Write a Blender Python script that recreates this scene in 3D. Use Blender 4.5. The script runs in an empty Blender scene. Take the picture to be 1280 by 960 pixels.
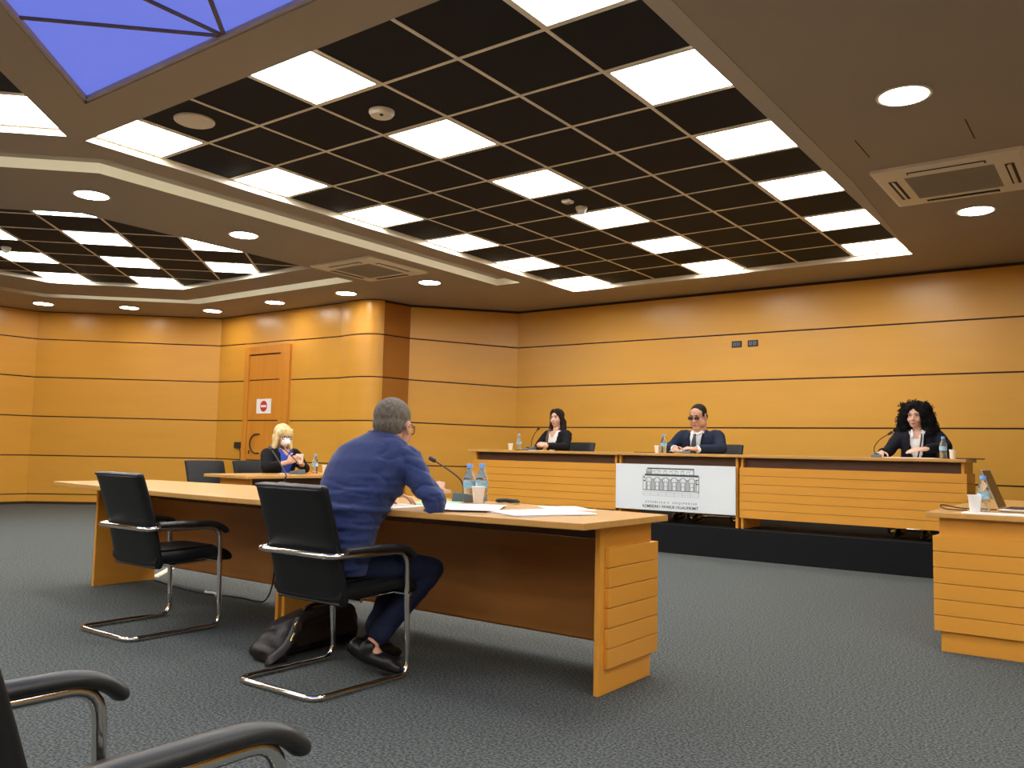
import bpy, bmesh, math, random
from mathutils import Vector, Matrix, noise
from mathutils.geometry import tessellate_polygon
random.seed(7)
PI = math.pi
scene = bpy.context.scene
COL = scene.collection

# ------------------------------------------------------------------ camera
YAW, PITCH, ROLL = -0.6372, 0.0804, 0.0221
CAM = Vector((2.4382, -3.5216, 1.02))
cy, sy, cp, sp = math.cos(YAW), math.sin(YAW), math.cos(PITCH), math.sin(PITCH)
fwd = Vector((sy * cp, cy * cp, sp)); rgt = Vector((cy, -sy, 0)); upv = rgt.cross(fwd)
r2 = rgt * math.cos(ROLL) + upv * math.sin(ROLL); u2 = -rgt * math.sin(ROLL) + upv * math.cos(ROLL)
cam = bpy.data.cameras.new('camera'); cam_o = bpy.data.objects.new('camera', cam); COL.objects.link(cam_o)
cam.sensor_width = 36.0; cam.lens = 36.0 * 1055.67 / 1280.0; cam.clip_start = 0.05; cam.clip_end = 100
m = Matrix((r2, u2, -fwd)).transposed().to_4x4(); m.translation = CAM
cam_o.matrix_world = m
scene.camera = cam_o

# ------------------------------------------------------------------ world, exposure
world = bpy.data.worlds.new('world'); scene.world = world; world.use_nodes = True
world.node_tree.nodes['Background'].inputs[0].default_value = (0.02, 0.02, 0.02, 1)
world.node_tree.nodes['Background'].inputs[1].default_value = 0.2
scene.view_settings.view_transform = 'Standard'; scene.view_settings.look = 'None'
scene.view_settings.gamma = 1.0; scene.view_settings.use_curve_mapping = False
scene.view_settings.exposure = 1.06
scene.cycles.max_bounces = 10; scene.cycles.diffuse_bounces = 6; scene.cycles.glossy_bounces = 4
scene.cycles.transmission_bounces = 8; scene.cycles.transparent_max_bounces = 8
scene.cycles.sample_clamp_indirect = 6.0
PANEL_E, DOWN_E, SKY_E, COVE_E = 10.0, 27.0, 0.42, 3.0

# ------------------------------------------------------------------ materials
def srgb(r, g, b):
    f = lambda c: (c / 255 / 12.92) if c / 255 <= 0.04045 else ((c / 255 + 0.055) / 1.055) ** 2.4
    return (f(r), f(g), f(b), 1.0)
MATS = {}
def mat(name, col, rough=0.5, metal=0.0, spec=0.5, emit=None, es=0.0, trans=0.0, ior=1.45, var=0.0, vscale=(6, 6, 6),
        bump=0.0, bscale=200.0, alpha=1.0, coat=0.0, vdark=0.7, sheen=0.0, bdist=0.002, vpos=(0.3, 0.7)):
    m = bpy.data.materials.new(name); m.use_nodes = True
    nt = m.node_tree; b = nt.nodes['Principled BSDF']
    b.inputs['Base Color'].default_value = col; b.inputs['Roughness'].default_value = rough
    b.inputs['Metallic'].default_value = metal; b.inputs['Specular IOR Level'].default_value = spec
    b.inputs['IOR'].default_value = ior; b.inputs['Transmission Weight'].default_value = trans
    b.inputs['Alpha'].default_value = alpha; b.inputs['Coat Weight'].default_value = coat
    b.inputs['Sheen Weight'].default_value = sheen
    if emit:
        b.inputs['Emission Color'].default_value = emit; b.inputs['Emission Strength'].default_value = es
    if var or bump:
        tc = nt.nodes.new('ShaderNodeTexCoord')
    if var:
        mp = nt.nodes.new('ShaderNodeMapping'); mp.inputs['Scale'].default_value = vscale
        nt.links.new(tc.outputs['Object'], mp.inputs[0])
        n = nt.nodes.new('ShaderNodeTexNoise'); n.inputs['Scale'].default_value = 1.0; n.inputs['Detail'].default_value = 5
        nt.links.new(mp.outputs[0], n.inputs['Vector'])
        r = nt.nodes.new('ShaderNodeValToRGB'); r.color_ramp.elements[0].position = vpos[0]; r.color_ramp.elements[1].position = vpos[1]
        c0 = tuple(c * (1 - var * vdark) for c in col[:3]) + (1,); c1 = tuple(min(1, c * (1 + var * 0.6)) for c in col[:3]) + (1,)
        r.color_ramp.elements[0].color = c0; r.color_ramp.elements[1].color = c1
        nt.links.new(n.outputs['Fac'], r.inputs[0]); nt.links.new(r.outputs[0], b.inputs['Base Color'])
    if bump:
        n2 = nt.nodes.new('ShaderNodeTexNoise'); n2.inputs['Scale'].default_value = bscale; n2.inputs['Detail'].default_value = 3
        nt.links.new(tc.outputs['Object'], n2.inputs['Vector'])
        bp = nt.nodes.new('ShaderNodeBump'); bp.inputs['Strength'].default_value = bump; bp.inputs['Distance'].default_value = bdist
        nt.links.new(n2.outputs['Fac'], bp.inputs['Height']); nt.links.new(bp.outputs[0], b.inputs['Normal'])
    MATS[name] = m
    return m
WOOD = (0.63, 0.32, 0.045, 1)
mat('wall_wood', WOOD, rough=0.30, spec=0.45, var=0.05, vscale=(0.8, 0.8, 5))
mat('wall_wood_shaded', (0.38, 0.15, 0.025, 1), rough=0.32, spec=0.45, var=0.05, vscale=(0.8, 0.8, 5))  # wall wood darkened, the shade on the return is put into its colour
mat('desk_wood', (0.66, 0.305, 0.042, 1), rough=0.34, spec=0.45, var=0.07, vscale=(1.2, 1.2, 9))
mat('desktop_wood', (0.54, 0.295, 0.085, 1), rough=0.30, spec=0.5, var=0.08, vscale=(1.5, 22, 4))
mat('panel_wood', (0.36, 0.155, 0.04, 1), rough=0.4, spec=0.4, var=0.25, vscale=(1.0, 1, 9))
mat('rail_shaded', (0.10, 0.04, 0.018, 1), rough=0.45)  # wood darkened so the rail carries the shade under the desktop
mat('door_wood', (0.60, 0.245, 0.03, 1), rough=0.30, spec=0.45, var=0.10, vscale=(12, 12, 1.0))
mat('joint_dark', (0.035, 0.018, 0.008, 1), rough=0.7)
mat('black_trim', (0.012, 0.010, 0.009, 1), rough=0.6)
mat('soffit', (0.40, 0.345, 0.28, 1), rough=0.85, spec=0.2, var=0.03, vscale=(1, 1, 1))
mat('soffit_light', (0.50, 0.45, 0.38, 1), rough=0.85, spec=0.2)
mat('cream_paint', (0.80, 0.76, 0.62, 1), rough=0.8, spec=0.2)
mat('tile_black', (0.013, 0.0145, 0.020, 1), rough=0.75, spec=0.25, bump=0.2, bscale=400)
mat('grid_bar', (0.85, 0.78, 0.66, 1), rough=0.5, spec=0.4)
mat('white_plastic', (0.78, 0.73, 0.64, 1), rough=0.45)
mat('grey_grille', (0.30, 0.28, 0.24, 1), rough=0.7, bump=0.4, bscale=300)
mat('slot_dark', (0.015, 0.013, 0.012, 1), rough=0.6)
mat('panel_light', (0.9, 0.9, 0.9, 1), rough=0.6, emit=(1.0, 0.985, 0.95, 1), es=PANEL_E)
mat('down_light', (0.9, 0.9, 0.9, 1), rough=0.6, emit=(1.0, 0.86, 0.70, 1), es=DOWN_E)
mat('cove_fill_light', (0.9, 0.9, 0.9, 1), rough=0.6, emit=(1.0, 0.99, 0.90, 1), es=COVE_E)
mat('sky_pane', (0.05, 0.05, 0.10, 1), rough=0.45, emit=(0.150, 0.205, 0.80, 1), es=SKY_E)
mat('muntin', (0.16, 0.12, 0.12, 1), rough=0.6)
mat('carpet', (0.102, 0.112, 0.110, 1), rough=0.97, spec=0.1, var=0.55, vscale=(95, 95, 95), vpos=(0.40, 0.62), bump=0.5, bscale=420, bdist=0.004, vdark=1.0)
mat('carpet_dark', (0.012, 0.013, 0.015, 1), rough=0.97, spec=0.1, bump=0.6, bscale=300)
mat('leather', (0.007, 0.008, 0.009, 1), rough=0.42, spec=0.35, bump=0.25, bscale=160)
mat('arm_pad', (0.016, 0.017, 0.018, 1), rough=0.42, spec=0.5)
mat('chrome', (0.72, 0.70, 0.67, 1), rough=0.10, metal=1.0)
mat('bag_leather', (0.011, 0.007, 0.006, 1), rough=0.42, spec=0.4, bump=0.35, bscale=40, bdist=0.006)
mat('brass', (0.60, 0.42, 0.15, 1), rough=0.25, metal=1.0)
mat('suit_blue', (0.021, 0.037, 0.130, 1), rough=0.75, spec=0.25, var=0.15, vscale=(60, 60, 60), sheen=0.15, bump=0.2, bscale=500)
mat('trouser_blue', (0.010, 0.015, 0.042, 1), rough=0.8, spec=0.2, var=0.15, vscale=(60, 60, 60), bump=0.2, bscale=500)
mat('suit_navy', (0.012, 0.018, 0.038, 1), rough=0.8, spec=0.2, var=0.2, vscale=(70, 70, 70))
mat('jacket_black', (0.006, 0.006, 0.008, 1), rough=0.8, spec=0.2)
mat('jacket_dark', (0.008, 0.009, 0.016, 1), rough=0.8, spec=0.2)
mat('shirt_white', (0.72, 0.72, 0.74, 1), rough=0.8)
mat('blouse_blue', (0.02, 0.06, 0.42, 1), rough=0.7)
mat('tie_dark', (0.012, 0.02, 0.03, 1), rough=0.5, var=0.4, vscale=(80, 80, 80))
mat('skin', (0.56, 0.30, 0.20, 1), rough=0.5, spec=0.4, var=0.06, vscale=(30, 30, 30))
mat('skin_pale', (0.62, 0.37, 0.27, 1), rough=0.5, spec=0.4, var=0.05, vscale=(30, 30, 30))
mat('lips', (0.42, 0.16, 0.13, 1), rough=0.45)
mat('eye_dark', (0.02, 0.014, 0.012, 1), rough=0.2)
mat('eye_white', (0.7, 0.68, 0.66, 1), rough=0.3)
mat('lens_tint', (0.09, 0.045, 0.045, 1), rough=0.15)
mat('brow_dark', (0.03, 0.018, 0.013, 1), rough=0.8)
mat('hair_grey', (0.135, 0.115, 0.090, 1), rough=0.75, var=0.5, vscale=(90, 90, 40), bump=0.6, bscale=260, bdist=0.004)
mat('hair_dark', (0.013, 0.008, 0.007, 1), rough=0.7, spec=0.25, var=0.4, vscale=(60, 60, 8), bump=0.5, bscale=90, bdist=0.004)
mat('hair_black', (0.004, 0.0036, 0.0045, 1), rough=0.85, spec=0.2, bump=0.8, bscale=120, bdist=0.006)
mat('hair_brown', (0.10, 0.055, 0.028, 1), rough=0.5, var=0.4, vscale=(60, 60, 8))
mat('hair_blonde', (0.70, 0.55, 0.28, 1), rough=0.5, var=0.35, vscale=(70, 70, 9), bump=0.5, bscale=90, bdist=0.004)
mat('mask_white', (0.82, 0.82, 0.82, 1), rough=0.8)
mat('red_plastic', (0.5, 0.03, 0.03, 1), rough=0.4)
mat('paper', (0.84, 0.84, 0.83, 1), rough=0.8)
mat('paper_green', (0.38, 0.70, 0.42, 1), rough=0.8)
mat('cup_white', (0.86, 0.85, 0.83, 1), rough=0.6)
mat('bottle_plastic', (0.86, 0.93, 0.98, 1), rough=0.04, trans=0.92, ior=1.33)
mat('bottle_cap', (0.15, 0.36, 0.80, 1), rough=0.4)
mat('bottle_label', (0.22, 0.42, 0.58, 1), rough=0.5, var=0.6, vscale=(20, 20, 60))
mat('mic_grey', (0.10, 0.115, 0.13, 1), rough=0.5)
mat('mic_black', (0.012, 0.012, 0.013, 1), rough=0.55)
mat('plastic_black', (0.014, 0.014, 0.015, 1), rough=0.45)
mat('laptop_silver', (0.55, 0.52, 0.48, 1), rough=0.35, metal=0.6)
mat('laptop_screen', (0.03, 0.02, 0.016, 1), rough=0.25)
mat('banner_white', (0.72, 0.78, 0.82, 1), rough=0.55)
mat('print_dark', (0.05, 0.055, 0.065, 1), rough=0.7)
mat('print_grey', (0.33, 0.36, 0.39, 1), rough=0.7)
mat('sign_red', (0.52, 0.03, 0.035, 1), rough=0.5)
mat('strip_white', (0.62, 0.58, 0.46, 1), rough=0.6)
mat('shoe_black', (0.007, 0.007, 0.008, 1), rough=0.36, spec=0.4)
mat('orange_paper', (0.7, 0.18, 0.05, 1), rough=0.7)

# ------------------------------------------------------------------ mesh helpers
V = Vector
class MB:
    def __init__(s): s.v = []; s.f = []
    def add(s, vs, fs):
        o = len(s.v); s.v += [tuple(p) for p in vs]; s.f += [tuple(i + o for i in f) for f in fs]; return s
    def hexa(s, p):   # 4 bottom, 4 top
        return s.add(p, [(3, 2, 1, 0), (4, 5, 6, 7), (0, 1, 5, 4), (1, 2, 6, 5), (2, 3, 7, 6), (3, 0, 4, 7)])
    def box(s, lo, hi, b=0.0):
        (x0, y0, z0), (x1, y1, z1) = lo, hi
        if b <= 0:
            return s.hexa([(x0, y0, z0), (x1, y0, z0), (x1, y1, z0), (x0, y1, z0), (x0, y0, z1), (x1, y0, z1), (x1, y1, z1), (x0, y1, z1)])
        c = [(x0 + x1) / 2, (y0 + y1) / 2, (z0 + z1) / 2]; h = [(x1 - x0) / 2, (y1 - y0) / 2, (z1 - z0) / 2]
        b = min(b, min(h) * 0.95)
        vs = []; ix = {}
        for sx in (-1, 1):
            for sy_ in (-1, 1):
                for sz in (-1, 1):
                    ix[(sx, sy_, sz)] = len(vs); sg = (sx, sy_, sz)
                    for t in range(3):
                        vs.append(tuple(c[k] + sg[k] * (h[k] if k == t else h[k] - b) for k in range(3)))
        fs = []
        for t in range(3):
            a, d = [k for k in range(3) if k != t]
            for sg in (-1, 1):
                q = []
                for (i, j) in ((-1, -1), (1, -1), (1, 1), (-1, 1)):
                    k = [0, 0, 0]; k[t] = sg; k[a] = i; k[d] = j; q.append(ix[tuple(k)] + t)
                fs.append(q)
        for t in range(3):
            a, d = [k for k in range(3) if k != t]
            for i in (-1, 1):
                for j in (-1, 1):
                    k0 = [0, 0, 0]; k0[t] = -1; k0[a] = i; k0[d] = j; k1 = list(k0); k1[t] = 1
                    fs.append([ix[tuple(k0)] + a, ix[tuple(k1)] + a, ix[tuple(k1)] + d, ix[tuple(k0)] + d])
        for k in ix: fs.append([ix[k], ix[k] + 1, ix[k] + 2])
        return s.add(vs, fs)
    def prism(s, poly, z0, z1):
        n = len(poly)
        vs = [(x, y, z0) for x, y in poly] + [(x, y, z1) for x, y in poly]
        return s.add(vs, [tuple(range(n))[::-1], tuple(range(n, 2 * n))] + [(i, (i + 1) % n, n + (i + 1) % n, n + i) for i in range(n)])
    def tube(s, pts, r, seg=10, closed=False, flat=None):
        pts = [V(p) for p in pts]; n = len(pts)
        rs = r if isinstance(r, (list, tuple)) else [r] * n
        T = []
        for i in range(n):
            a = pts[i - 1] if (i > 0 or closed) else pts[i]; b = pts[(i + 1) % n] if (i < n - 1 or closed) else pts[i]
            T.append((b - a).normalized())
        up = V((0, 0, 1)) if abs(T[0].z) < 0.9 else V((1, 0, 0))
        N = (up - T[0] * up.dot(T[0])).normalized(); vs = []
        for i in range(n):
            if i:
                N = (N - T[i] * N.dot(T[i])); N = N.normalized() if N.length > 1e-6 else V((1, 0, 0))
            B = T[i].cross(N)
            for k in range(seg):
                a = 2 * PI * k / seg
                fx, fy = flat if flat else (1, 1)
                vs.append(pts[i] + (N * math.cos(a) * fy + B * math.sin(a) * fx) * rs[i])
        fs = []
        for i in range(n if closed else n - 1):
            j = (i + 1) % n
            for k in range(seg):
                fs.append((i * seg + k, i * seg + (k + 1) % seg, j * seg + (k + 1) % seg, j * seg + k))
        if not closed: fs += [tuple(range(seg))[::-1], tuple(range((n - 1) * seg, n * seg))]
        return s.add(vs, fs)
    def lathe(s, prof, c=(0, 0, 0), seg=20):
        vs = []; fs = []; n = len(prof)
        for (r, z) in prof:
            for k in range(seg):
                a = 2 * PI * k / seg; vs.append((c[0] + r * math.cos(a), c[1] + r * math.sin(a), c[2] + z))
        for i in range(n - 1):
            for k in range(seg): fs.append((i * seg + k, i * seg + (k + 1) % seg, (i + 1) * seg + (k + 1) % seg, (i + 1) * seg + k))
        fs += [tuple(range(seg))[::-1], tuple(range((n - 1) * seg, n * seg))]
        return s.add(vs, fs)
    def ell(s, c, r, M=None, seg=16, rings=10):
        vs = []; fs = []; c = V(c)
        M = M or Matrix.Identity(3)
        for i in range(1, rings):
            t = PI * i / rings
            for k in range(seg):
                a = 2 * PI * k / seg
                vs.append(c + M @ V((r[0] * math.sin(t) * math.cos(a), r[1] * math.sin(t) * math.sin(a), r[2] * math.cos(t))))
        top = len(vs); vs.append(c + M @ V((0, 0, r[2]))); vs.append(c - M @ V((0, 0, r[2])))
        for i in range(rings - 2):
            for k in range(seg): fs.append((i * seg + k, (i + 1) * seg + k, (i + 1) * seg + (k + 1) % seg, i * seg + (k + 1) % seg))
        for k in range(seg):
            fs.append((top, k, (k + 1) % seg)); fs.append((top + 1, (rings - 2) * seg + (k + 1) % seg, (rings - 2) * seg + k))
        return s.add(vs, fs)
    def rcone(s, p, q, r1, r2, seg=14):
        p, q = V(p), V(q); d = (q - p); L = d.length; t = d / max(L, 1e-6)
        pts = []; rs = []
        for a in (-80, -55, -28, 0): pts.append(p + t * r1 * math.sin(math.radians(a))); rs.append(r1 * math.cos(math.radians(a)))
        for k in (0.33, 0.66): pts.append(p + d * k); rs.append(r1 + (r2 - r1) * k)
        for a in (0, 28, 55, 80): pts.append(q + t * r2 * math.sin(math.radians(a))); rs.append(r2 * math.cos(math.radians(a)))
        return s.tube(pts, rs, seg)
    def loft(s, rings, seg=24):
        vs = []; fs = []; n = len(rings)
        for (c, X, Y) in rings:
            c, X, Y = V(c), V(X), V(Y)
            for k in range(seg):
                a = 2 * PI * k / seg; ca, sa = math.cos(a), math.sin(a); e = 0.8
                vs.append(c + X * math.copysign(abs(ca) ** e, ca) + Y * math.copysign(abs(sa) ** e, sa))
        for i in range(n - 1):
            for k in range(seg): fs.append((i * seg + k, i * seg + (k + 1) % seg, (i + 1) * seg + (k + 1) % seg, (i + 1) * seg + k))
        fs += [tuple(range(seg))[::-1], tuple(range((n - 1) * seg, n * seg))]
        return s.add(vs, fs)
    def mesh(s, name, smooth=None):
        me = bpy.data.meshes.new(name); me.from_pydata([tuple(p) for p in s.v], [], s.f); me.update()
        bm = bmesh.new(); bm.from_mesh(me); bmesh.ops.recalc_face_normals(bm, faces=bm.faces); bm.to_mesh(me); bm.free()
        if smooth is not None:
            me.polygons.foreach_set('use_smooth', [True] * len(me.polygons)); me.set_sharp_from_angle(angle=math.radians(smooth))
        return me
    def build(s, name, material, parent=None, smooth=None):
        return link(name, s.mesh(name, smooth), material, parent)
def link(name, me, material, parent=None):
    o = bpy.data.objects.new(name, me); COL.objects.link(o)
    if material:
        me.materials.clear(); me.materials.append(MATS[material])
    if parent: o.parent = parent
    return o
def tag(o, label, cat=None, group=None, kind=None):
    if label: o['label'] = label
    if cat: o['category'] = cat
    if group: o['group'] = group
    if kind: o['kind'] = kind
    return o
def empty(name, loc=(0, 0, 0), rz=0.0):
    o = bpy.data.objects.new(name, None); COL.objects.link(o); o.location = loc; o.rotation_euler = (0, 0, rz); o.empty_display_size = 0.1
    return o
def copy_tree(o, parent=None):
    c = o.copy(); COL.objects.link(c); c.parent = parent
    for ch in list(o.children): copy_tree(ch, c)
    return c
def fillet(pts, rad, n=5):
    pts = [V(p) for p in pts]; out = [pts[0]]
    for i in range(1, len(pts) - 1):
        a, b, c = pts[i - 1], pts[i], pts[i + 1]
        r = min(rad, (a - b).length * 0.49, (c - b).length * 0.49)
        p, q = b + (a - b).normalized() * r, b + (c - b).normalized() * r
        for k in range(n + 1):
            t = k / n; out.append(p * (1 - t) ** 2 + b * 2 * t * (1 - t) + q * t * t)
    out.append(pts[-1]); return out
def fillet_closed(pts, rad, n=5):
    pts = [V(p) for p in pts]; out = []; L = len(pts)
    for i in range(L):
        a, b, c = pts[i - 1], pts[i], pts[(i + 1) % L]
        r = min(rad, (a - b).length * 0.49, (c - b).length * 0.49)
        p, q = b + (a - b).normalized() * r, b + (c - b).normalized() * r
        for k in range(n + 1):
            t = k / n; out.append(p * (1 - t) ** 2 + b * 2 * t * (1 - t) + q * t * t)
    return out
def voxelize(mb, name, voxel, smooth=6, disp=None, cut=None):
    me = mb.mesh('tmp'); ob = bpy.data.objects.new('tmp', me); COL.objects.link(ob)
    r = ob.modifiers.new('r', 'REMESH'); r.mode = 'VOXEL'; r.voxel_size = voxel; r.use_smooth_shade = True
    if smooth:
        s = ob.modifiers.new('s', 'SMOOTH'); s.factor = 0.5; s.iterations = smooth
    dg = bpy.context.evaluated_depsgraph_get()
    out = bpy.data.meshes.new_from_object(ob.evaluated_get(dg)); out.name = name
    bpy.data.objects.remove(ob); bpy.data.meshes.remove(me)
    if disp:
        ns = [v.normal.copy() for v in out.vertices]
        for v, n in zip(out.vertices, ns): v.co += n * disp(v.co, n)
    if cut:
        bm = bmesh.new(); bm.from_mesh(out)
        bmesh.ops.delete(bm, geom=[v for v in bm.verts if cut(v.co)], context='VERTS'); bm.to_mesh(out); bm.free()
    out.polygons.foreach_set('use_smooth', [True] * len(out.polygons)); out.update()
    return out
def clip_poly(poly, clip):
    def inside(p, a, b): return (b[0] - a[0]) * (p[1] - a[1]) - (b[1] - a[1]) * (p[0] - a[0]) >= -1e-9
    def inter(p, q, a, b):
        d1 = (b[0] - a[0]) * (p[1] - a[1]) - (b[1] - a[1]) * (p[0] - a[0]); d2 = (b[0] - a[0]) * (q[1] - a[1]) - (b[1] - a[1]) * (q[0] - a[0])
        t = d1 / (d1 - d2); return (p[0] + (q[0] - p[0]) * t, p[1] + (q[1] - p[1]) * t)
    out = poly
    for i in range(len(clip)):
        a, b = clip[i], clip[(i + 1) % len(clip)]; src = out; out = []
        for k in range(len(src)):
            p, q = src[k - 1], src[k]
            if inside(q, a, b):
                if not inside(p, a, b): out.append(inter(p, q, a, b))
                out.append(q)
            elif inside(p, a, b): out.append(inter(p, q, a, b))
        if not out: return []
    return out
def area(p): return 0.5 * sum(p[i - 1][0] * p[i][1] - p[i][0] * p[i - 1][1] for i in range(len(p)))
def text_mesh(body, size, name, bold=0.0):
    cu = bpy.data.curves.new(name, 'FONT'); cu.body = body; cu.size = size; cu.align_x = 'CENTER'; cu.align_y = 'CENTER'; cu.extrude = 0.0005; cu.offset = bold * size
    ob = bpy.data.objects.new(name, cu); COL.objects.link(ob)
    dg = bpy.context.evaluated_depsgraph_get(); me = bpy.data.meshes.new_from_object(ob.evaluated_get(dg))
    bpy.data.objects.remove(ob); bpy.data.curves.remove(cu); return me

# ------------------------------------------------------------------ room shell
SOF, TILE = 3.19, 3.243
outline = [(-12.25, -5.0), (-12.25, 3.0), (-10.08, 5.03), (-7.05, 5.0)]
arc = [(-6.90, 4.972), (-6.75, 4.955), (-6.62, 4.956), (-6.52, 4.970), (-6.44, 4.998), (-6.385, 5.035), (-6.345, 5.085), (-6.325, 5.15)]
outline += arc + [(-6.27, 5.64), (-5.2, 6.93), (7.2, 6.98), (7.2, -9.0), (-8.0, -9.0)]
fl = MB(); fl.add([(x, y, 0) for x, y in outline[::-1]], [tuple(range(len(outline)))])
floor = fl.build('floor', 'carpet'); tag(floor, 'dark grey speckled carpet covering the hall floor', kind='structure')
bmf = bmesh.new(); bmf.from_mesh(floor.data)
for f_ in bmf.faces:
    if f_.normal.z < 0: f_.normal_flip()
bmf.to_mesh(floor.data); bmf.free()

JL = [0.795, 1.44, 2.088, 2.722]; JD = [0.806, 1.438, 2.10, 2.70]; JC = [0.792, 1.425, 2.06, 2.68]; JB = [0.78, 1.40, 2.01, 2.62]; JR = [0.77, 1.378, 1.984, 2.572]
def wall(name, label, pts, joints, base=True, trim=True, gapx=None, wood='wall_wood'):
    """pts run so that the room lies on the right hand; one dark backing, one panel child per band"""
    n = len(pts); P2 = [V((p[0], p[1], 0)) for p in pts]
    nr = []
    for i in range(n):
        a = P2[max(i - 1, 0)]; b = P2[min(i + 1, n - 1)]; d = (b - a).normalized(); nr.append(V((d.y, -d.x, 0)))
    back = MB()
    vs = [(p + nr_ * 0.0).to_tuple()[:2] + (0.0,) for p, nr_ in zip(P2, nr)] + [(p.x, p.y, SOF) for p in P2]
    vs += [((p - k * 0.08).x, (p - k * 0.08).y, 0) for p, k in zip(P2, nr)] + [((p - k * 0.08).x, (p - k * 0.08).y, SOF) for p, k in zip(P2, nr)]
    fs = []
    for i in range(n - 1): fs += [(i, i + 1, n + i + 1, n + i), (2 * n + i, 3 * n + i, 3 * n + i + 1, 2 * n + i + 1), (n + i, n + i + 1, 3 * n + i + 1, 3 * n + i), (i, 2 * n + i, 2 * n + i + 1, i + 1)]
    fs += [(0, n, 3 * n, 2 * n), (n - 1, 3 * n - 1, 4 * n - 1, 2 * n - 1)]
    back.add(vs, fs)
    w = back.build(name, 'joint_dark'); tag(w, label, kind='structure')
    levels = [[0.035] + [0.165] * 0 + list(j) + [SOF - (0.028 if trim else 0.004)] for j in joints]
    if base: levels = [[0.035, 0.165] + list(j) + [SOF - (0.028 if trim else 0.004)] for j in joints]
    spans = [(0, 1)] if not gapx else gapx
    for b in range(len(levels[0]) - 1):
        for (t0, t1) in spans:
            mb = MB(); idx = []
            if n == 2: params = [t0, t1]
            else: params = [i / (n - 1) for i in range(n)]
            vv = []
            for t in params:
                k = t * (n - 1); i = min(int(k), n - 2); q = k - i
                p = P2[i].lerp(P2[i + 1], q); nn = nr[i].lerp(nr[i + 1], q).normalized()
                z0 = levels[i][b] * (1 - q) + levels[i + 1][b] * q + 0.009; z1 = levels[i][b + 1] * (1 - q) + levels[i + 1][b + 1] * q - 0.009
                f_ = p + nn * 0.016; r_ = p + nn * 0.0005
                vv += [(r_.x, r_.y, z0), (f_.x, f_.y, z0), (f_.x, f_.y, z1), (r_.x, r_.y, z1)]
            m_ = len(params); ff = []
            for i in range(m_ - 1):
                for k in range(4): ff.append((i * 4 + k, i * 4 + (k + 1) % 4, (i + 1) * 4 + (k + 1) % 4, (i + 1) * 4 + k))
            ff += [(3, 2, 1, 0), tuple((m_ - 1) * 4 + k for k in range(4))]
            mb.add(vv, ff); mb.build('wall_panel', wood, w, smooth=30 if n > 2 else None)
    return w
wl = outline
wall('wall_left', 'orange wood panelled wall with dark joints, furthest from the bench', [wl[0], wl[1]], [JL, JL], trim=False)
wall('wall_left_diagonal', 'orange panelled diagonal wall between the door wall and the far wall', [wl[1], wl[2]], [JL, [0.80, 1.44, 2.095, 2.712]], trim=False)
door_wall = wall('wall_door', 'orange panelled wall holding the flush wooden door', [wl[2], wl[3]], [[0.80, 1.44, 2.095, 2.712], JC], trim=False,
     gapx=[(0, 0.262), (0.612, 1.0)])
wall('wall_column', 'rounded orange wood panelled column beside the door wall', [wl[3]] + arc, [JC] * 9, trim=False)
wall('wall_return', 'narrow shaded panelled return beside the rounded column', [arc[-1], wl[12]], [JC, JC], trim=True, wood='wall_wood_shaded')
wall('wall_corner_diagonal', 'brownish panelled diagonal wall in the corner beside the bench', [wl[12], wl[13]], [JC, JB], trim=True)
wall_back = wall('wall_back', 'long orange wood panelled wall behind the raised bench', [wl[13], wl[14]], [JB, JR], trim=True)
wall('wall_right', 'wood panelled side wall out of the picture', [wl[14], wl[15]], [JR, JR])
wall('wall_rear', 'wood panelled wall behind the photographer', [wl[15], wl[16]], [JR, JL])
wall('wall_rear_diagonal', 'wood panelled diagonal wall behind the photographer', [wl[16], wl[0]], [JL, JL])

# ceiling soffit with recesses
P1, A1, B1 = V((-3.6, -0.6)), V((1, 0)), V((0, 1))
q = math.sqrt(0.5)
P0, A0, B0 = V((-3.63, -0.72)), V((q, -q)), V((-q, -q))
def rect(P, A, B, a, b): return [tuple(P), tuple(P + A * a), tuple(P + A * a + B * b), tuple(P + B * b)]
P3, A3, B3 = V((2.6, -6.3)), V((1, 0)), V((0, 1))  # unseen light tray added to brighten faces turned to the right
fill_tray3 = rect(P3, A3, B3, 4.2, 6.6)
P4, A4, B4 = V((0.15, -8.75)), V((1, 0)), V((0, 1))  # unseen smaller light tray added to brighten faces turned to the camera
fill_tray4 = rect(P4, A4, B4, 2.4, 4.2)
tray1 = rect(P1, A1, B1, 4.2, 6.6); tray0 = rect(P0, A0, B0, 4.2, 6.6)
tray0 = [tray0[0], tray0[3], tray0[2], tray0[1]] if area(tray0) < 0 else tray0
tray2 = [(-5.57, 0.36), (-5.57, 3.13), (-8.26, 3.13), (-9.45, 1.90), (-9.45, 0.30), (-7.53, -1.60)]
groove1 = [(-4.24, 5.13), (-4.24, -0.17), (-7.24, -3.17), (-6.98, -3.43), (-3.87, -0.32), (-3.87, 5.13)]
groove2 = [(-10.72, -2.5), (-10.72, 2.38), (-9.12, 3.96), (-5.70, 3.96), (-5.70, 3.66), (-9.0, 3.66), (-10.42, 2.26), (-10.42, -2.5)]
sky = [(-2.94, -0.935), (1.26, -0.935), (0.06, -3.935)]
holes = [tray1, tray0, fill_tray3, fill_tray4, tray2, groove1, groove2, sky]
polys = [[V((x, y, 0)) for x, y in pl] for pl in [outline] + holes]
tris = tessellate_polygon(polys); flat = [p for pl in polys for p in pl]
cb = MB(); cb.add([(p.x, p.y, SOF) for p in flat], [tuple(t) for t in tris])
me = bpy.data.meshes.new('ceiling'); me.from_pydata(cb.v, [], cb.f); me.update()
bm = bmesh.new(); bm.from_mesh(me)
for f_ in bm.faces:
    if f_.normal.z > 0: f_.normal_flip()
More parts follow.
